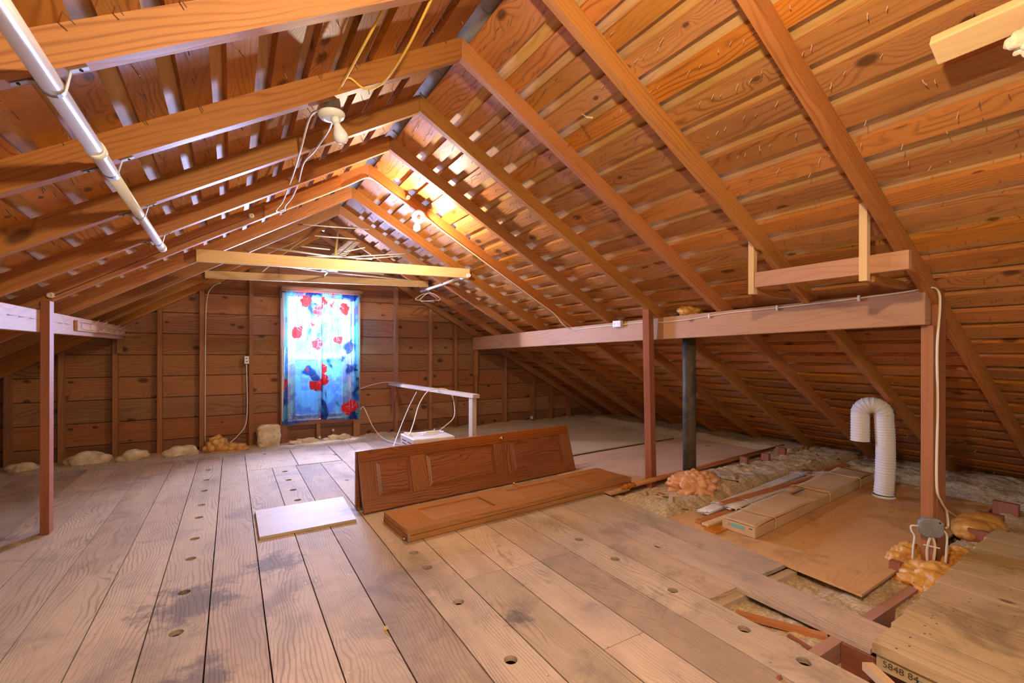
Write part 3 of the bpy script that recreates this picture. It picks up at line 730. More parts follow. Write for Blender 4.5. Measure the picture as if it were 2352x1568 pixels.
# ------------------------------------------------------------------ black pipe with foam
vp = thing('vent_pipe', (3.56, 2.73, -.1), 'black cast-iron vent pipe standing behind the beam', 'pipe')
pc = Vector((3.60, 2.76, 0))
MB().tube([pc+Vector((0, 0, -.12)), pc+Vector((-.01, 0, .8)), pc+Vector((-.015, 0, 1.47))], .058, 28).build('pipe', M['iron'], vp)
for i, ch in enumerate('XCUDCOASSI'):
    z_ = 1.13-.034*i
    text('cast_letter', ch, .036, M['iron'], vp, (pc.x-.052-.01, pc.y-.035, z_), (PI/2, PI/2, -1.0), .002)
blob('pipe_foam', M['foam'], (3.44, 2.60, 0.015), (.26, .19, .14), .34, 19, 3, None, 5, -.06); tag(bpy.context.scene.objects['pipe_foam'], 'lumpy orange spray foam around the foot of the black pipe', 'foam')
o = blob('roof_foam', M['foamy'], (3.43, 2.62, 1.55), (.13, .10, .06), .3, 18, 5, None, 5); tag(o, 'orange foam lump where the black pipe meets the roof', 'foam')
# post foam
o = blob('post_foam', M['foamy'], (3.20, .91, -.03), (.20, .17, .105), .30, 15, 8, None, 5, -.07, fine=.6); tag(o, 'big glossy orange spray foam lump in front of the foot of the right post', 'foam')
o = blob('post_foam', M['foamy'], (3.58, .93, -.02), (.16, .085, .10), .26, 14, 6, None, 5, -.07, fine=.6); tag(o, 'yellow spray foam lump at the right side of the post foot, touching the deck', 'foam')
o = blob('post_foam', M['foamy'], (3.36, 1.09, -.01), (.15, .085, .105), .30, 15, 2, None, 5, -.07, fine=.6); tag(o, 'orange foam bulge behind the post foot on its left side', 'foam')
o = blob('foam_mound', M['foamy'], (4.30, 1.0, .02), (.27, .13, .085), .22, 8, 4, None, 5, -.05); tag(o, 'smooth yellow foam mound among the wood stubs at the right', 'foam')

# ------------------------------------------------------------------ flexible duct
du = thing('flexible_duct', (4.64, 1.656, 0), 'white ribbed flexible duct rising from the plywood and bent over', 'duct')
B = Vector((4.62, 1.65, 0)); ld = Vector((-.337, .941, 0)); R2 = .078
path = []
for i in range(31): path.append(B + Vector((.0, 0, .02+.66*i/30)) + ld*(-.012*math.sin(i/30*PI)))
for i in range(1, 26):
    a_ = PI*i/26; path.append(B + ld*(R2-R2*math.cos(a_)) + Vector((0, 0, .68+R2*math.sin(a_))))
for i in range(14): path.append(B + ld*2*R2 + Vector((0, 0, .68-.235*i/13)))
fine = []
for i in range(len(path)-1):
    for k in range(4): fine.append(path[i].lerp(path[i+1], k/4))
L = 0; rs = []
for i, p in enumerate(fine):
    if i: L += (p-fine[i-1]).length
    ph = (L/.0225) % 1
    rs.append(.066+(.0065*max(0, 1-abs(ph-.5)*7)) + .0016*noise.noise(Vector((L*60, 0, 0))))
MB().tube(fine, .07, 32, rs=rs, up=(1, .2, 0)).build('ribbed_hose', M['duct'], du)
MB().lathe([(.076, .001), (.080, .004), (.078, .016), (.069, .020)], B, n=32).build('base_collar', M['pvc'], du)
MB().lathe([(.0705, .021), (.0725, .024), (.0705, .028)], B, n=32).build('black_band', M['black'], du)

# ------------------------------------------------------------------ cardboard box, blinds and trim
bxn = thing('cardboard_box', (3.95, 1.85, .003), 'long flat cardboard box tied with straps on the plywood sheet', 'box')
F0 = Vector((2.862, 1.700, .004)); F1 = Vector((2.85, 1.905, .004)); Ld = Vector((5.10-2.862, 1.90-1.70, 0))
Wv = Vector((-.012, .225, 0)); Hh = .080
cs = [F0, F0+Ld, F0+Wv, F0+Ld+Wv*1.25]
MB().hexa(cs+[Vector(p)+Vector((0, 0, Hh-.012)) for p in cs], 0).build('tray', M['card'], bxn, bevel=.004)
lid = MB()
def lidf(a_, b_):
    p = F0+Ld*a_+Wv*(1+.25*a_)*(-.01+b_*1.02)
    sag = .010*math.sin(a_*9)*(1-b_)+.004*math.sin(a_*23+b_*3)
    return p+Vector((0, 0, Hh-.008+sag-(.05*max(0, .08-b_) if 0 else 0)))
lid.grid(lidf, 60, 8)
o = lid.build('lid_flap', M['card'], bxn); md = o.modifiers.new('th', 'SOLIDIFY'); md.thickness = .003
en = Ld.normalized()
for t in (.115, .53, .835):
    p = F0+Ld*t; w_ = Wv*(1+.25*t)
    MB().tube(crom([p+Vector((0, -.006, .0)), p+Vector((0, -.012, .05)), p+Vector((.0, -.004, Hh+.004)), p+w_*.12+Vector((-.01, 0, Hh+.006)), p+w_*.5+Vector((-.02, 0, Hh+.006)), p+w_+Vector((-.03, .004, Hh+.004)), p+w_+Vector((-.03, .008, .01))], 5), .0042, 6, flat=.35).build('strap', M['strap'], bxn)
endn = (-Wv.cross(Vector((0, 0, 1)))).normalized()
ang = math.atan2(Wv.y, Wv.x)
ex = F0+Wv*.5
def onend(t, z_, w_, h_, mat, nm, off=.0015):
    p = F0+Wv*t+Vector((-off, 0, z_)); d_ = Wv.normalized()
    MB().hexa([p-d_*w_/2+Vector((-.0005, 0, -h_/2)), p-d_*w_/2+Vector((.001, 0, -h_/2)), p+d_*w_/2+Vector((-.0005, 0, -h_/2)), p+d_*w_/2+Vector((.001, 0, -h_/2)), p-d_*w_/2+Vector((-.0005, 0, h_/2)), p-d_*w_/2+Vector((.001, 0, h_/2)), p+d_*w_/2+Vector((-.0005, 0, h_/2)), p+d_*w_/2+Vector((.001, 0, h_/2))], 1).build(nm, mat, bxn)
onend(.52, .045, .09, .022, M['tape'], 'green_label')
MB().lathe([(.011, 0), (.011, .0006)], F0+Wv*.84+Vector((-.0022, 0, .047)), (-1, 0, 0), 16).build('round_mark', M['strap'], bxn)
onend(.13, .055, .02, .006, M['ink'], 'ink_mark')
for k, (t, q, l_) in enumerate(((.40, .62, .22), (.41, .72, .2))):
    p = F0+Ld*t+Wv*(1.1*q)+Vector((0, 0, Hh+.004))
    MB().beam(p, p+Ld.normalized()*l_, .016 if k == 0 else .004, .0008).build('printed_line', M['ink'], bxn)

def strip(name, p, q, w, h, mat, label, cat='trim', n=1, group=None):
    o = MB().beam(p, q, w, h).build(name, mat, bevel=min(w, h)*.2); tag(o, label, cat, group); return o
def slatbundle(p, q, n, lab, name='blind_slats'):
    t = thing(name, p, lab, 'blinds'); p = Vector(p); q = Vector(q); d = (q-p).normalized(); x = d.cross(Vector((0, 0, 1)))
    for i in range(n):
        off = x*((i % 4)-1.5)*.021 + Vector((0, 0, .006+(i//4)*.009))
        mb = MB(); sh = random.uniform(-.03, .03)
        def fn(a_, b_): 
            ar = (b_-.5)*2; return p+d*(sh+(q-p).length*a_)+off+x*(ar*.0125)+Vector((0, 0, .004*(1-ar*ar)))
        mb.grid(fn, 12, 6); o = mb.build('slat', M['white'], t); md = o.modifiers.new('t', 'SOLIDIFY'); md.thickness = .0022
    for s_ in (.12, .86):
        c0 = p+(q-p)*s_; MB().tube(crom([c0+x*.06+Vector((0, 0, .01)), c0+x*.04+Vector((0, 0, .032)), c0-x*.04+Vector((0, 0, .032)), c0-x*.06+Vector((0, 0, .008))], 5), .0018, 5).build('tie', M['cablew'], t)
    return t
slatbundle((2.93, 2.14, .018), (4.82, 2.335, .03), 8, 'bundle of white blind slats, the one nearer the loose insulation')
slatbundle((3.15, 2.075, .034), (5.0, 2.215, .03), 8, 'fanned bundle of white blind slats between dark trim and cardboard box')
strip('wood_trim', (3.13, 2.125, .066), (4.53, 2.145, .062), .036, .02, M['rail'], 'red-brown rounded trim strip lying on top of the white slats')
strip('wood_trim', (2.78, 2.065, .014), (4.9, 2.13, .016), .05, .02, M['rail'], 'red-brown trim strip on the plywood under the white slats')
strip('wood_trim', (2.755, 1.99, .022), (3.9, 2.05, .02), .05, .018, M['pine'], 'pale yellow wood trim strip next to the cardboard box')
strip('wood_trim', (2.76, 1.988, .0075), (3.9, 2.03, .0075), .07, .009, M['rail'], 'flat brown trim strip under the pale yellow strip')
strip('wood_trim', (2.72, 1.925, .009), (2.85, 1.93, .009), .09, .012, M['rail'], 'short wide brown trim piece at the near end of the cardboard box')
strip('wood_trim', (4.65, 2.26, .04), (5.45, 2.26, .04), .05, .02, M['rail'], 'dark trim strip end poking out behind the cardboard box')

# handrail with turned end
hr = thing('handrail', (2.9, 2.88, 0), 'orange-brown handrail with a turned knob lying along the plywood edge', 'handrail')
p0 = Vector((2.90, 2.875, .034)); p1 = Vector((5.87, 3.13, .03)); d = (p1-p0).normalized()
MB().tube([p0+d*.11, p1], .022, 14).build('rail', M['rail'], hr)
MB().lathe([(.006, -.055), (.011, -.045), (.008, -.03), (.022, -.01), (.027, .008), (.022, .026), (.013, .034), (.024, .045), (.025, .058), (.014, .068), (.022, .085), (.022, .115)], p0, d, 18).build('turned_end', M['rail'], hr)

# ------------------------------------------------------------------ bifold doors
def panel_local(n_, mat, par, org, ex, ey, ez, Ln, Wd, Th, cols):
    """door leaf: ex length, ey width, ez thickness(face up). stiles/rails + raised panels"""
    def P(a_, b_, c_): return org+ex*a_+ey*b_+ez*c_
    def bxp(mb, a0, a1, b0, b1, c0, c1, g):
        mb.hexa([P(a1 if i & 1 else a0, b1 if i & 2 else b0, c1 if i & 4 else c0) for i in range(8)], g)
    leaf = MB()
    st = .085
    bxp(leaf, 0, Ln, 0, st, 0, Th, 0); bxp(leaf, 0, Ln, Wd-st, Wd, 0, Th, 0)
    for a0, a1 in cols['rails']: bxp(leaf, a0, a1, st+.0005, Wd-st-.0005, 0, Th, 1)
    o = leaf.build('door_leaf', mat, par, bevel=.0015)
    for a0, a1 in cols['panels']:
        pn = MB(); b0, b1 = st+.001, Wd-st-.001; a0 += .001; a1 -= .001
        bxp(pn, a0, a1, b0, b1, Th*.28, Th*.62, 0)
        m_ = .038
        lo = [P(a0+m_*.35, b0+m_*.35, Th*.62), P(a1-m_*.35, b0+m_*.35, Th*.62), P(a0+m_*.35, b1-m_*.35, Th*.62), P(a1-m_*.35, b1-m_*.35, Th*.62)]
        hi = [P(a0+m_, b0+m_, Th*.90), P(a1-m_, b0+m_, Th*.90), P(a0+m_, b1-m_, Th*.90), P(a1-m_, b1-m_, Th*.90)]
        pn.hexa(lo+hi, 0)
        pn.build('raised_panel', mat, par)
    return o
def knob(par, p, nrm):
    MB().lathe([(.012, 0), (.012, .003), (.006, .006), (.006, .014), (.014, .020), (.017, .028), (.014, .035), (.006, .038)], p, nrm, 18).build('knob', M['brass'], par)
UZ = Vector((0, 0, 1))
# standing, folded like a tent
sd = thing('bifold_door', (1.9, 3.55, 0), 'oak bifold door standing on its long edge, folded like a tent', 'door')
b0 = Vector((.826, 3.457, .004)); ex = (Vector((2.963, 3.65, 0))-Vector((.826, 3.457, 0))).normalized(); LnS = 2.145; WdS = .452
back = Vector((-ex.y, ex.x, 0))
ey = (UZ*.955+back*.30).normalized(); ez = ey.cross(ex)*-1
if ez.y > 0: ez = -ez
colsA = dict(rails=[(0, .115), (.40, .535), (1.21, 1.395), (2.02, LnS)], panels=[(.115, .40), (.535, 1.21), (1.395, 2.02)])
panel_local('a', M['oak'], sd, b0-ez*.0, ex, ey, ez, LnS, WdS, .03, colsA)
top = b0+ey*WdS
ey2 = (UZ*.985-back*.02).normalized(); 
b1_ = Vector((top.x, top.y, 0))+back*.022; ey2 = (UZ).normalized(); ez2 = back
panel_local('b', M['oak'], sd, Vector((b1_.x, b1_.y, .004)), ex, ey2, ez2, LnS, top.z-.006, .03, colsA)
knob(sd, b0+ex*1.30+ey*(WdS-.045)+ez*.03, ez)
for t in (.2, 1.07, 1.95): MB().box(tuple(top+ex*t+Vector((-.02, .005, -.001))), tuple(top+ex*t+Vector((.05, .02, .002)))).build('hinge', M['brassold'], sd)
# flat pair
fd = thing('bifold_door', (1.95, 3.05, 0), 'oak bifold door folded flat on the floor in front of the standing one', 'door')
q0 = Vector((.944, 2.797, .004)); exf = (Vector((3.058, 2.955, 0))-Vector((.944, 2.797, 0))).normalized(); eyf = Vector((-exf.y, exf.x, 0)); LnF = 2.12; WdF = .425
colsF = dict(rails=[(0, .21), (.72, .98), (1.50, 1.66), (1.98, LnF)], panels=[(.21, .72), (.98, 1.50), (1.66, 1.98)])
def leafflat(z0, up): panel_local('f', M['oakflat'], fd, q0+UZ*z0 if up else q0+UZ*(z0+.034), exf, eyf, UZ if up else -UZ, LnF, WdF, .034, colsF)
leafflat(0, False); leafflat(.0375, True)
knob(fd, q0+exf*1.10+eyf*(WdF-.04)+UZ*.0715, UZ)
MB().box(tuple(q0+Vector((-.002, -.006, .0))), tuple(q0+Vector((.012, -.001, .05)))).build('pivot_bracket', M['metal'], fd)
MB().lathe([(.006, 0), (.006, .02), (.003, .024)], q0+Vector((-.001, .02, .018)), (-1, 0, 0), 10).build('pivot_pin', M['metal'], fd)
MB().lathe([(.006, 0), (.006, .02), (.003, .024)], q0+eyf*.4+Vector((-.001, .0, .018)), (-1, 0, 0), 10).build('pivot_pin', M['brass'], fd)

# ------------------------------------------------------------------ window air conditioner
ac = thing('air_conditioner', (1.75, 4.3, 0), 'white window air conditioner with coiled cord behind the standing door', 'air conditioner')
AX0, AX1, AY0, AY1, AZ = 1.47, 1.90, 4.20, 4.60, .36
MB().box((AX0, AY0, .002), (AX1, AY1, AZ)).build('casing', M['white'], ac, bevel=.008)
mb = MB()
for k in range(9): mb.box((AX0-.0016, AY0+.05, AZ-.05-.03*k), (AX0+.001, AY0+.17, AZ-.04-.03*k)); mb.box((AX0-.0016, AY0+.21, AZ-.05-.03*k), (AX0+.001, AY0+.33, AZ-.04-.03*k))
tag(mb.build('grille', M['black'], ac), None, None, None, 'stuff')
mb = MB(); mb.box((AX0+.18, AY0-.0016, AZ-.045), (AX0+.25, AY0+.001, AZ-.035)); mb.box((AX0+.29, AY0-.0016, AZ-.04), (AX0+.34, AY0+.001, AZ-.03))
mb.build('vent_slot', M['black'], ac)
MB().hexa([(AX0+.01, AY0+.30, AZ+.001), (AX0+.012, AY0+.22, AZ+.001), (AX0+.25, AY0+.18, AZ+.001), (AX0+.24, AY0+.13, AZ+.001), (AX0+.01, AY0+.32, AZ+.03), (AX0+.012, AY0+.31, AZ+.03), (AX0+.25, AY0+.20, AZ+.006), (AX0+.24, AY0+.19, AZ+.006)]).build('front_flap', M['white'], ac)
MB().box((AX0+.20, AY0+.19, AZ+.001), (AX0+.29, AY0+.25, AZ+.03)).build('plug_block', M['ceramic'], ac, bevel=.008)
MB().tube([(AX1-.1, AY1-.1, AZ), (AX1-.1, AY1-.1, AZ+.035)], .006, 8).build('pin', M['metal'], ac)
coil = []
for i in range(60):
    a_ = i/60*PI*4.2; r_ = .10+.02*math.sin(i*.4); coil.append((AX0+.27+r_*math.cos(a_)*1.2, AY0+.2+r_*math.sin(a_)*.8, AZ+.006+.0003*i))
MB().tube(coil, .004, 6).build('cord_coil', M['cablew'], ac)
# cords over the guard rail
cz = .742
cd = MB().tube(crom([(1.50, 4.40, .375), (1.72, 4.9, .42), (1.90, 5.22, .58), (2.03, 5.28, .72), (2.14, 5.26, cz), (2.22, 5.22, cz), (2.28, 5.18, .70), (2.30, 5.12, .58), (2.2, 4.9, .44), (1.95, 4.62, .38), (1.80, 4.44, .372)], 8), .006, 8).build('power_cord', M['cable'])
tag(cd, 'cream power cord looping over the guard rail down to the air conditioner', 'cord')
cd = MB().tube(crom([(1.30, 4.55, .01), (1.52, 4.9, .25), (1.80, 5.35, .50), (2.0, 5.6, .69)], 8), .0045, 8).build('power_cord', M['cablew'])
tag(cd, 'thin white cord hanging from the guard rail to the floor left of the air conditioner', 'cord')
cd = MB().tube(crom([(1.585, 6.80, .36), (1.62, 6.78, .40), (1.66, 6.72, .30), (1.70, 6.55, .14), (1.73, 6.2, .04), (1.80, 5.9, .012), (1.95, 5.5, .012)], 8), .006, 8).build('power_cord', M['cable'])
tag(cd, 'cream cord drooping from the right side of the window to the floor', 'cord')
cd = MB().tube(crom([(1.58, 6.79, .66), (1.75, 6.80, .71), (1.95, 6.80, .742), (2.06, 6.70, .744), (2.1, 6.4, .744)], 8), .0035, 6).build('thin_cable', M['cablew'])
tag(cd, 'thin white cable from the right of the curtain to the guard rail', 'cable')

# ------------------------------------------------------------------ light fixtures and wiring
def bulb(par, base, d, lit):
    d = Vector(d).normalized()
    prof = [(.015, .0), (.017, .010), (.022, .022), (.029, .036), (.034, .052), (.034, .064), (.029, .080), (.017, .090), (.004, .094)]
    MB().lathe([(.020, -.028), (.020, -.012), (.017, .0)], base, d, 20).build('socket', M['porc'], par)
    o = MB().lathe(prof, base, d, 24).build('bulb', M['bulbon' if lit else 'bulboff'], par)
    if lit: o.visible_shadow = True
    return o
# fixture 1 (off): octagonal box, porcelain plate, bulb
fx = thing('ceiling_light', (.40, 2.33, 2.33), 'porcelain lampholder with an unlit white bulb on the left rafters', 'light')
d1 = Vector((.10, -.06, -1)).normalized()
MB().lathe([(.048, .07), (.048, .005), (.050, 0)], (.405, 2.33, 2.335), d1*-1, 8).build('octagon_box', M['metal'], fx, bevel=.002)
MB().lathe([(.030, -.022), (.056, -.014), (.062, -.004), (.062, .002), (.048, .004)], (.405, 2.33, 2.333), d1*-1, 32).build('porcelain_plate', M['porc'], fx)
bulb(fx, Vector((.425, 2.31, 2.285)), (.35, .05, -1), False)
# fixture 2 (lit)
fx2 = thing('ceiling_light', (1.46, 4.13, 2.46), 'white round lampholder with a glowing bulb under the right rafters', 'light')
MB().lathe([(.048, .0), (.048, -.05)], (1.475, 4.09, 2.455), (.3, 1, 0), 8).build('octagon_box', M['metal'], fx2, bevel=.002)
MB().lathe([(.030, .026), (.056, .014), (.062, .004), (.062, 0), (.05, -.002)], (1.465, 4.06, 2.44), (-.25, -.8, -.5), 32).build('porcelain_plate', M['white'], fx2)
MB().lathe([(.019, 0), (.019, .03), (.016, .04)], (1.455, 4.035, 2.42), (-.25, -.4, -1), 20).build('socket', M['white'], fx2)
MB().lathe([(.013, .0), (.014, .012), (.016, .022), (.024, .040), (.0295, .056), (.030, .068), (.026, .082), (.015, .092), (.004, .096)], (1.445, 4.02, 2.38), (-.28, -.3, -1), 24).build('bulb', M['bulbon'], fx2)
def cable(name, pts, r, mat, label, k=8, flat=1.0, cat='cable', group=None):
    o = MB().tube(crom(pts, k), r, 8, flat=flat).build(name, M[mat]); return tag(o, label, cat, group)
cable('cable', [(.55, 1.2, 2.55), (.50, 1.60, 2.505), (.455, 1.9, 2.44), (.42, 2.24, 2.41), (.40, 2.31, 2.405)], .0055, 'cabley', 'straight yellow cable running down from the nearest rafter to the unlit lampholder')
cable('cable', [(.66, 1.25, 2.62), (.64, 1.62, 2.53), (.625, 1.9, 2.47), (.60, 2.15, 2.455), (.54, 2.235, 2.45), (.47, 2.23, 2.475), (.44, 2.25, 2.46), (.415, 2.31, 2.41)], .0055, 'cabley', 'yellow cable that curves along the rafter before the unlit lampholder')
for i, (pp, lb) in enumerate((([(.37, 2.34, 2.345), (.335, 2.5, 2.38), (.33, 2.86, 2.335), (.345, 3.3, 2.37), (.34, 3.58, 2.36), (.33, 3.9, 2.34), (.30, 4.12, 2.32), (.36, 4.135, 2.33)], 'left white cable hanging from the unlit lampholder along the rafters'), ([(.42, 2.36, 2.345), (.44, 2.6, 2.38), (.41, 2.9, 2.37), (.39, 3.2, 2.40), (.40, 3.58, 2.39), (.39, 3.85, 2.37), (.36, 4.05, 2.35), (.365, 4.135, 2.335)], 'right white cable hanging from the unlit lampholder along the rafters'))):
    cable('cable', pp, .0055, 'cablew', lb)
zl = lambda x: zr(x)-.125
cable('cable', [(.37, 4.172, zl(.37)+.0), (.6, 4.172, zl(.6)), (.85, 4.172, zl(.85)), (1.0, 4.172, 2.735), (1.05, 4.172, 2.745), (1.12, 4.172, 2.72), (1.30, 4.172, 2.62), (1.42, 4.15, 2.54)], .0055, 'cable', 'cream cable stapled along the rafter apex to the glowing lampholder')
zc_ = lambda x: zr(x)-.117
cable('cable', [(1.53, 4.12, 2.46), (1.60, 4.165, 2.46)] + [(x, 4.172, zc_(x)) for x in (1.75, 2.0, 2.3, 2.6, 2.9, 3.1)] + [(3.22, 4.15, 1.50), (3.31, 4.12, 1.455)], .0055, 'cable', 'cream cable stapled down the right rafter to the long beam')
bxx = lambda y: 3.285+(y-.985)*.115/5.825-.006
bzz = lambda y: 1.55-(y-.985)*.12/5.825
pts_ = [(bxx(y), y, bzz(y)+dz) for y, dz in ((4.12, -.035), (3.8, -.03), (3.45, -.028))]
cable('cable', pts_, .0055, 'cable', 'cream cable on the long beam between the rafter and the outlet box')
pts_ = [(bxx(y), y, bzz(y)+dz) for y, dz in ((3.33, -.03), (3.1, -.03), (2.8, -.045), (2.5, -.04), (2.2, -.022), (1.85, -.02), (1.5, -.016), (1.2, -.008), (1.05, -.002))]
pts_ += [(3.30, .968, 1.56), (3.365, .952, 1.54), (3.375, .948, 1.46), (3.352, .953, 1.22), (3.362, .953, .9), (3.350, .953, .47), (3.41, .950, .36), (3.50, .953, .29), (3.515, .95, .21), (3.48, .948, .20)]
cable('cable', pts_, .0065, 'cable', 'cream cable running along the beam and down the right post to the grey box', flat=.7)
stp = MB()
for y in (3.05, 2.35, 1.8, 1.3):
    zz = bzz(y)-.022+(-.01 if y > 2 else 0); stp.box((bxx(y)-.008, y-.006, zz-.018), (bxx(y)+.002, y+.006, zz+.018))
ob = thing('outlet_box', (3.30, 3.39, 1.46), 'white double outlet box mounted on the long beam', 'outlet')
MB().box((bxx(3.39)-.035, 3.335, 1.447), (bxx(3.39)+.003, 3.445, 1.512)).build('box', M['white'], ob, bevel=.004)
mb = MB()
for y in (3.365, 3.415):
    for s_ in (-.008, .008): mb.box((bxx(3.39)-.0362, y+s_-.0015, 1.477), (bxx(3.39)-.034, y+s_+.0015, 1.488))
    mb.box((bxx(3.39)-.0362, y-.003, 1.462), (bxx(3.39)-.034, y+.003, 1.467))
mb.build('slot', M['black'], ob)
for i, y in enumerate((3.05, 2.35, 1.8, 1.3)):
    x = bxx(y); zz = (bzz(y)-.03, bzz(y)-.032, bzz(y)-.02, bzz(y)-.012)[i]
    o = MB().box((x-.010, y-.006, zz-.018), (x+.006, y+.006, zz+.018)).build('cable_clip', M['cablew'], None, bevel=.002)
    tag(o, f'small white cable clip on the long beam, {["between outlet box and thin post", "above the black pipe", "below the hanging shelf lumber", "nearest the thick right post"][i]}', 'clip', 'clips on the beam cable')
jb = thing('junction_box', (3.37, .94, .16), 'grey round-cornered metal junction box low on the right post', 'junction box')
ctr = Vector((3.330, .978, .228)); nn_ = Vector((-.8, -.6, 0)); tt = Vector((.6, -.8, 0))
oc = []
for a_, b_ in ((-.6, 1), (.6, 1), (1, .6), (1, -.6), (.6, -1), (-.6, -1), (-1, -.6), (-1, .6)): oc.append((a_*.055, b_*.052))
mb = MB(); f0_ = [ctr+tt*a_+Vector((0, 0, b_)) for a_, b_ in oc]; f1_ = [p+nn_*.03 for p in f0_]
mb.face(f1_, [(0, 0)]*8, (.5, .5, .5)); mb.face(f0_[::-1], [(0, 0)]*8, (.5, .5, .5))
for i in range(8): mb.face([f0_[i], f0_[(i+1) % 8], f1_[(i+1) % 8], f1_[i]], [(0, 0)]*4, (.5, .5, .5))
mb.build('box', M['jbox'], jb, weld=True, bevel=.006)
MB().lathe([(.005, 0), (.004, .002)], ctr+nn_*.030+tt*.036+Vector((0, 0, .034)), nn_, 10).build('screw', M['dark'], jb)
MB().lathe([(.005, 0), (.004, .003)], ctr+nn_*.030-tt*.036+Vector((0, 0, -.034)), nn_, 10).build('screw', M['metal'], jb)
q = ctr+nn_*.014
cable('cable', [q-tt*.05, q-tt*.085+Vector((0, 0, -.002)), q-tt*.085+Vector((0, 0, -.03)), q-tt*.072+Vector((0, 0, -.06)), q-tt*.078+Vector((0, 0, -.13)), q-tt*.08+Vector((0, 0, -.19))], .0045, 'cablew', 'thin white cable looping out of the left side of the grey junction box')
cable('cable', [q+Vector((0, 0, -.05)), q-tt*.010+Vector((0, 0, -.09)), q-tt*.016+Vector((0, 0, -.14)), q-tt*.012+Vector((0, 0, -.22))], .006, 'cable', 'left of the two cream cables below the grey junction box')
cable('cable', [q+tt*.008+Vector((0, 0, -.05)), q+tt*.018+Vector((0, 0, -.09)), q+tt*.018+Vector((0, 0, -.14)), q+tt*.008+Vector((0, 0, -.22))], .006, 'cable', 'right of the two cream cables below the grey junction box')
cable('cable', [q+tt*.05+Vector((0, 0, .0)), q+tt*.068+Vector((.01, 0, -.04)), q+tt*.066+Vector((.01, 0, -.12)), q+tt*.062+Vector((.01, 0, -.22))], .005, 'cable', 'cream cable down the right edge of the post beside the junction box')
o = MB().beam(q-tt*.035+nn_*.006+Vector((0, 0, -.098)), q+tt*.04+nn_*.006+Vector((0, 0, -.108)), .004, .007).build('cable_clip', M['cablew'], None, bevel=.0015); tag(o, 'white clip across the two cables under the grey junction box', 'clip')

# ceramic knobs of the old wiring
def cknob(p, ax, label):
    o = MB().lathe([(.020, 0), (.020, .012), (.013, .018), (.013, .026), (.020, .032), (.018, .042), (.007, .044), (.006, .038)], p, ax, 20).build('knob_insulator', M['ceramic']); tag(o, label, 'insulator', 'old ceramic wiring knobs')
cknob((.125, 4.178, zr(.125)-.06), (.1, -1, -.2), 'cream ceramic knob on the left rafter to the left of the hanging white cables')
cknob((-1.02, 4.178, zr(-1.02)-.075), (.1, -1, -.1), 'cream ceramic knob above the top of the left post')
cknob((1.40, 4.178, zr(1.40)-.05), (-.1, -1, -.1), 'cream ceramic knob on the right rafter above the glowing lampholder')
cable('old_wire', [(.125, 4.165, zr(.125)-.075), (-.3, 4.17, zr(-.3)-.07), (-.7, 4.172, zr(-.7)-.08), (-1.02, 4.165, zr(-1.02)-.09)], .002, 'black', 'thin dark old wire between two ceramic knobs on a left rafter')
# board sistered to the rafter
xa, xb = .22, .80
o = MB().hexa([(xa, 4.153, zr(xa)-.118), (xb, 4.153, zr(xb)-.118), (xa, 4.178, zr(xa)-.118), (xb, 4.178, zr(xb)-.118), (xa, 4.153, zr(xa)-.028), (xb, 4.153, zr(xb)-.028), (xa, 4.178, zr(xa)-.028), (xb, 4.178, zr(xb)-.028)], 0).build('splice_board', M['pine'] if 0 else M['rafter']); tag(o, 'short orange splice board nailed over a left rafter behind the white cables', 'board')

# wall outlet and conduit
wo = thing('outlet_box', (.165, 6.78, 1.03), 'small open metal outlet box on a wall stud left of the window', 'outlet')
MB().box((.135, 6.775, 1.035), (.189, 6.83, 1.135)).build('box', M['metal'], wo, bevel=.003)
MB().box((.145, 6.768, 1.045), (.18, 6.776, 1.125)).build('receptacle', M['white'], wo, bevel=.002)
for z_ in (1.065, 1.105): MB().box((.153, 6.766, z_-.006), (.172, 6.7685, z_+.006)).build('slot', M['black'], wo)
cable('cable', [(.16, 6.79, 1.03), (.165, 6.80, .8), (.17, 6.80, .5), (.15, 6.80, .25), (.06, 6.78, .12), (-.02, 6.74, .05)], .006, 'cablew', 'white cable from the wall outlet down into the yellow foam')
cable('cable', [(-.12, 6.80, 2.05), (-.2, 6.80, 2.0), (-.262, 6.80, 1.85), (-.277, 6.805, 1.4), (-.28, 6.805, .8), (-.28, 6.805, .08)], .006, 'cable', 'beige cable running down a wall stud from the rafter to the floor')
wo = thing('outlet_box', (4.56, 6.74, .0), 'small metal outlet box low on the far right gable wall', 'outlet')
MB().box((4.50, 6.76, .0), (4.60, 6.80, .07)).build('box', M['metal'], wo, bevel=.003)
MB().box((4.51, 6.752, .01), (4.55, 6.761, .06)).build('receptacle', M['white'], wo, bevel=.002)

# hooks rack
hk = thing('hook_rack', (-1.04, 5.8, 1.36), 'wooden board with a row of brassy wire coat hooks on the left beam', 'hook rack')
MB().hexa([(-1.06, 4.88, 1.356), (-1.038, 4.88, 1.356), (-1.06, 6.78, 1.372), (-1.038, 6.78, 1.372), (-1.06, 4.88, 1.44), (-1.038, 4.88, 1.44), (-1.06, 6.78, 1.462), (-1.038, 6.78, 1.462)], 1).build('back_board', M['beam'], hk, bevel=.003)
for k in range(7):
    y = 4.98+.275*k; z_ = 1.415+.008*k/6
    MB().tube(crom([(-1.036, y, z_+.012), (-.99, y+.01, z_+.004), (-.955, y+.02, z_+.012), (-.935, y+.04, z_+.035)], 6), .0022, 6).build('hook', M['brassold'], hk)
    MB().tube(crom([(-1.036, y+.01, z_), (-1.03, y+.01, z_-.04), (-.995, y+.02, z_-.052), (-.965, y+.04, z_-.045), (-.955, y+.05, z_-.028)], 6), .0022, 6).build('hook', M['brassold'], hk)
MB().tube([(-1.030, 4.95, 1.425), (-1.030, 6.72, 1.437)], .002, 6).build('wire', M['brassold'], hk)

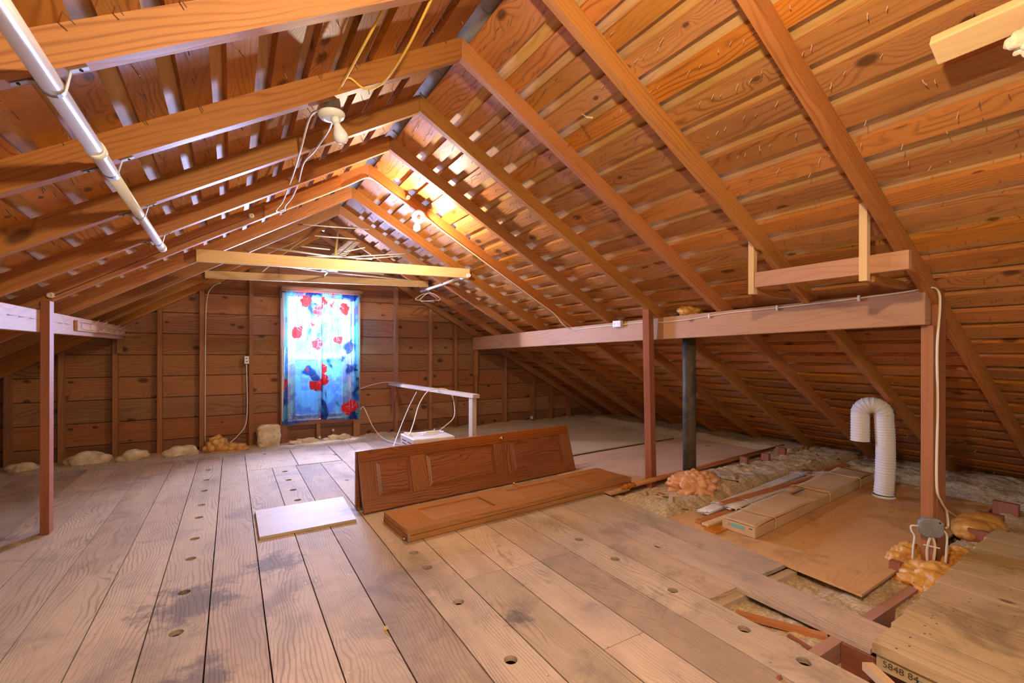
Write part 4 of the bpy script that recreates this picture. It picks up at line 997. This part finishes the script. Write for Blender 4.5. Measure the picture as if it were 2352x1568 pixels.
# PVC clothes pipe with straps under the left rafters
pz = lambda y: zr(-.45)-.116-.038
pv = thing('pvc_pipe', (-.45, 2.8, 1.80), 'white PVC pipe strapped under the left rafters as a clothes rod', 'pipe')
PX, PZ = -.392, 1.874
MB().tube([(PX, .30, PZ), (PX, 2.05, PZ)], .0245, 28).build('wide_pipe', M['pvc'], pv)
MB().tube([(PX, 2.03, PZ), (PX, 2.07, PZ), (PX, 2.09, PZ), (PX, 2.30, PZ)], .029, 28, rs=[.029, .029, .024, .024]).build('coupling', M['pvc'], pv)
MB().tube([(PX, 2.2, PZ), (PX, 3.74, PZ)], .0215, 28).build('narrow_pipe', M['pvc'], pv)
MB().tube([(PX, 3.69, PZ), (PX, 3.78, PZ)], .0255, 28).build('end_cap', M['pvc'], pv)
for k, y in enumerate((.985, 1.61, 2.262, 2.908, 3.572)):
    r_ = .0265 if y < 2.1 else .0238
    arc = [(PX-.075, y, zr(PX-.075)-.118), (PX-.045, y, zr(PX-.045)-.120)]
    arc += [(PX-r_*math.cos(t*PI/8), y, PZ-r_*math.sin(t*PI/8)) for t in range(9)]
    arc += [(PX+.035, y, zr(PX+.035)-.118), (PX+.07, y, zr(PX+.07)-.118)]
    st_ = MB()
    for a_, b_ in zip(arc, arc[1:]):
        a_, b_ = Vector(a_), Vector(b_); st_.beam(a_, b_, .016, .0022, up=(0, 0, 1) if abs((b_-a_).normalized().z) < .9 else (1, 0, 0))
    st_.build('pipe_strap', M['metal'], pv)
    for x_ in (PX-.062, PX+.055): MB().lathe([(.005, 0), (.005, .0025)], (x_, y, zr(x_)-.119), (0, 0, -1), 8).build('strap_screw', M['dark'], pv)

# collar ties
def tie(name, y, x0, x1, za, zb, h, label):
    o = MB().hexa([(x0, y, za-h), (x1, y, zb-h), (x0, y+.038, za-h), (x1, y+.038, zb-h), (x0, y, za), (x1, y, zb), (x0, y+.038, za), (x1, y+.038, zb)], 0).build(name, M['pine'], bevel=.002)
    tag(o, label, 'collar tie', None)
tie('collar_tie', 4.815, -.265, 2.36, 2.082, 2.160, .108, 'nearer pale pine board spanning across between the roof slopes')
tie('collar_tie', 6.12, -.258, 2.355, 2.092, 2.186, .085, 'farther pale pine board spanning across below the antenna')
# clothes rod and hangers
cr_ = thing('clothes_rod', (2.33, 5.5, 2.03), 'short white clothes rod hung below the right ends of the pale boards', 'rod')
MB().tube([(2.335, 4.78, 2.078), (2.335, 5.0, 2.078)], .021, 20).build('sleeve', M['pvc'], cr_)
MB().tube([(2.335, 4.99, 2.078), (2.335, 6.36, 2.068)], .0175, 20).build('rod', M['pvc'], cr_)
for y in (4.99, 5.6, 6.28): MB().tube(crom([(2.335, y, 2.055), (2.355, y, 2.06), (2.362, y, 2.08), (2.345, y, 2.10), (2.33, y, 2.13)], 5), .004, 6).build('hook', M['metal'], cr_)
def hanger(p, ang_, mat, label, w=.40, r=.0045, h=.10):
    d_ = Vector((math.cos(ang_), math.sin(ang_), 0)); p = Vector(p)
    pts_ = [p+d_*(-.018)+Vector((0, 0, -.015)), p+d_*(-.02)+Vector((0, 0, .008)), p+Vector((0, 0, .022)), p+d_*.02+Vector((0, 0, .005)), p+d_*.012+Vector((0, 0, -.03)), p+Vector((0, 0, -.055))]
    t = thing('clothes_hanger', p, label, 'hanger', 'hangers on the short rod')
    MB().tube(crom(pts_, 5), .003, 6).build('hook', M['metal'], t)
    b_ = p+Vector((0, 0, -.055))
    MB().tube(crom([b_, b_+d_*w*.25+Vector((0, 0, -h*.3)), b_+d_*w*.47+Vector((0, 0, -h*.85)), b_+d_*w*.5+Vector((0, 0, -h)), b_+d_*w*.45+Vector((0, 0, -h*1.12)), b_+Vector((0, 0, -h*1.12)), b_-d_*w*.45+Vector((0, 0, -h*1.12)), b_-d_*w*.5+Vector((0, 0, -h)), b_-d_*w*.47+Vector((0, 0, -h*.85)), b_-d_*w*.25+Vector((0, 0, -h*.3)), b_], 6), r, 8).build('frame', mat, t)
hanger((2.335, 6.20, 2.066), .15, M['brownp'], 'dark brown clothes hanger on the short white rod', .42)
hanger((2.335, 6.10, 2.067), .35, M['pine'], 'wooden clothes hanger in front of the dark one', .42, .006)
hanger((2.335, 6.15, 2.067), -.1, M['brownp'], 'second dark brown clothes hanger on the short white rod', .40)
hanger((2.335, 6.02, 2.067), 2.1, M['white'], 'white clothes hanger sticking out to the left', .36)
hanger((2.335, 6.06, 2.067), 1.9, M['red'], 'red clothes hanger behind the white one', .34)

# TV antenna lying on the ties
an = thing('tv_antenna', (.95, 5.5, 2.1), 'old rod television antenna lying on top of the pale boards', 'antenna')
def rodm(a_, b_, r, mat, nm): MB().tube([a_, b_], r, 8).build(nm, M[mat], an)
rodm((.905, 4.98, 2.185), (1.06, 5.62, 2.665), .012, 'olive', 'boom')
rodm((.655, 5.45, 2.575), (1.365, 5.45, 2.62), .0062, 'alu', 'element')
rodm((.74, 5.20, 2.41), (1.16, 5.20, 2.43), .0062, 'alu', 'element')
rodm((.59, 5.02, 2.245), (.86, 5.02, 2.245), .0062, 'alu', 'element')
rodm((1.0, 5.05, 2.24), (1.22, 5.05, 2.315), .0062, 'alu', 'element')
rodm((.92, 4.93, 2.165), (1.26, 5.75, 2.52), .009, 'metal', 'boom')
for k in range(13):
    t = k/12; c_ = Vector((.92, 4.93, 2.168)).lerp(Vector((1.26, 5.75, 2.522)), t); rodm(c_-Vector((.07, 0, 0)), c_+Vector((.07, 0, 0)), .0045, 'alu', 'element')
rodm((.93, 4.9, 2.152), (.39, 5.0, 2.185), .0062, 'alu', 'element'); rodm((.93, 4.9, 2.15), (.30, 5.3, 2.26), .0062, 'alu', 'element')
rodm((.93, 4.9, 2.152), (1.68, 5.1, 2.31), .0062, 'alu', 'element'); rodm((1.1, 4.9, 2.15), (1.73, 5.2, 2.31), .0062, 'alu', 'element')
rodm((.62, 4.85, 2.12), (.95, 4.88, 2.155), .0062, 'alu', 'element'); rodm((.95, 4.88, 2.155), (1.25, 4.87, 2.16), .0062, 'alu', 'element')
rodm((-.02, 5.4, 2.105), (1.55, 5.5, 2.12), .0062, 'alu', 'element'); rodm((.1, 5.4, 2.12), (.85, 5.5, 2.09), .0062, 'alu', 'element'); rodm((.9, 5.5, 2.09), (1.95, 5.6, 2.09), .0062, 'alu', 'element')
rodm((.92, 4.95, 2.14), (.98, 6.2, 2.13), .010, 'metal', 'boom')
MB().box((.90, 5.45, 2.095), (1.02, 5.55, 2.125)).build('clamp', M['olive'], an)
MB().box((.86, 5.5, 2.10), (.90, 5.58, 2.125)).build('clamp', M['metal'], an)
# twisted cable from the roof to the antenna
cable('cable', [(.30, 6.1, 2.12), (.5, 6.3, 2.35), (.7, 6.4, 2.55), (.85, 6.5, 2.68)], .005, 'cable', 'dusty cable sagging up to the ridge behind the antenna')

# hanging shelf bracket by the right post
o = MB().hexa([(2.75, .885, 1.598), (2.785, .885, 1.598), (2.75, 1.64, 1.598), (2.785, 1.64, 1.598), (2.75, .885, 1.69), (2.785, .885, 1.69), (2.75, 1.64, 1.69), (2.785, 1.64, 1.69)], 1).build('hanging_lumber', M['beam'], bevel=.002)
tag(o, 'reddish board hung horizontally above the right beam', 'board')
for i, (y, lb) in enumerate(((1.648, 'thin wood stick holding up the far end of the hung board'), (1.04, 'thin wood stick holding up the near end of the hung board'))):
    x = 2.752 if i == 0 else 2.7135
    o = MB().hexa([(x, y, 1.56), (x+.035, y, 1.56), (x, y+.035, 1.56), (x+.035, y+.035, 1.56), (x, y, zr(x)-.004), (x+.035, y, zr(x+.035)-.004), (x, y+.035, zr(x)-.004), (x+.035, y+.035, zr(x+.035)-.004)], 2).build('hanger_stick', M['pine']); tag(o, lb, 'stick', 'sticks of the hung board')
    o = MB().hexa([(2.80, y-.0, 1.56), (3.22, y, 1.555), (2.80, y+.035, 1.56), (3.22, y+.035, 1.555), (2.80, y, 1.594), (3.16, y, 1.594), (2.80, y+.035, 1.594), (3.16, y+.035, 1.594)], 0).build('cross_stick', M['rafter']); tag(o, lb.replace('thin wood stick holding up', 'horizontal brown cross stick under'), 'stick', 'cross sticks of the hung board')

# lumber and batt at upper right
mb = MB(); slopebox(mb, True, 1.125, 1.218, -.134, -.0955, .08, .582); o = mb.build('pale_lumber', M['pine'], bevel=.005); tag(o, 'bright pale board end under the roof at the upper right corner', 'board')
o = blob('batt_insulation', M['batt'], (1.99, .355, 2.12), (.03, .07, .05), .5, 22, 2, None, 5); tag(o, 'tuft of cream insulation hanging at the right edge by the pale board', 'insulation')
cable('string', [(1.75, .20, 2.20), (1.75, .245, 2.15), (1.75, .275, 2.13), (1.74, .30, 2.135), (1.74, .315, 2.17), (1.74, .30, 2.24)], .004, 'cablew', 'fuzzy white string hanging at the top right corner', 5, 1.0, 'string')
o = MB().tube([(1.62, 1.93, 2.49), (1.60, 1.87, 2.44), (1.575, 1.80, 2.40)], .004, 6).build('peg', M['pine']); tag(o, 'small wooden peg sticking down from the right slope boards', 'peg')

# insulation pieces along the gable wall
def wallbatt(c, r, lab, mat='batt', seed=1, lump=.35, fr=8, nm='batt_insulation', sq=0):
    o = blob(nm, M[mat], c, r, lump, fr, seed, None, 5 if sq or mat != 'batt' else 4, -.03, square=sq); tag(o, lab, 'insulation', 'insulation pieces along the gable wall')
wallbatt((-.93, 6.62, .01), (.16, .10, .085), 'cream insulation piece left of the beam stud, triangular', seed=3)
wallbatt((-.50, 6.60, .0), (.17, .10, .09), 'cream insulation piece between the second and third studs left of the window', seed=5)
wallbatt((-1.32, 6.62, .0), (.20, .10, .10), 'largest cream insulation wedge right of the left post', seed=9)
wallbatt((-1.82, 6.60, -.01), (.14, .09, .075), 'cream insulation piece just left of the left post', seed=12)
wallbatt((-2.15, 6.60, -.02), (.16, .09, .06), 'cream insulation piece at the left edge of the room', seed=14)
wallbatt((.41, 6.72, .10), (.135, .07, .155), 'square cream insulation batt standing just left of the window', seed=21, lump=.16, fr=14, sq=.6)
wallbatt((-.17, 6.66, .03), (.12, .09, .125), 'orange-yellow foam heap at the foot of the stud with the beige cable', 'foamy', 31, .45, 14, 'spray_foam')
wallbatt((.02, 6.64, -.01), (.18, .09, .07), 'long orange-yellow foam ridge where the white outlet cable ends', 'foamy', 33, .45, 14, 'spray_foam')
wallbatt((.85, 6.72, -.02), (.20, .07, .055), 'whitish insulation strip below the left half of the window', seed=41, lump=.5, fr=16)
wallbatt((1.27, 6.72, -.01), (.20, .07, .055), 'whitish insulation strip below the right half of the window', seed=43, lump=.5, fr=16)
for p, lb in (((.67, 6.80, .0), 'white ceramic tube low at the left window jamb'), ((1.03, 6.81, .02), 'white ceramic tube on the short stud below the window'), ((1.22, 6.89, .09), 'white ceramic tube on the boards under the right window half')):
    o = MB().lathe([(.012, 0), (.012, .05), (.018, .052), (.018, .064)], p, (0, -1, 0), 14).build('ceramic_tube', M['ceramic']); tag(o, lb, 'insulator', 'ceramic tubes below the window')
# small debris on floor
for p, mt, lb in (((1.72, .93, 0), 'redwood', 'small dark chip on the floorboards near the bottom centre right'), ((.57, 1.98, 0), 'pine', 'tiny pale splinter on the floorboards in front of the doors')):
    o = MB().hexa([Vector(p)+Vector(v) for v in ((-.012, -.006, .0005), (.012, -.008, .0005), (-.008, .008, .0005), (.01, .008, .0005), (-.006, -.004, .012), (.004, -.004, .016), (-.004, .004, .012), (.004, .004, .01))]).build('wood_chip', M[mt]); tag(o, lb, 'wood chip')
bpy.context.view_layer.update()
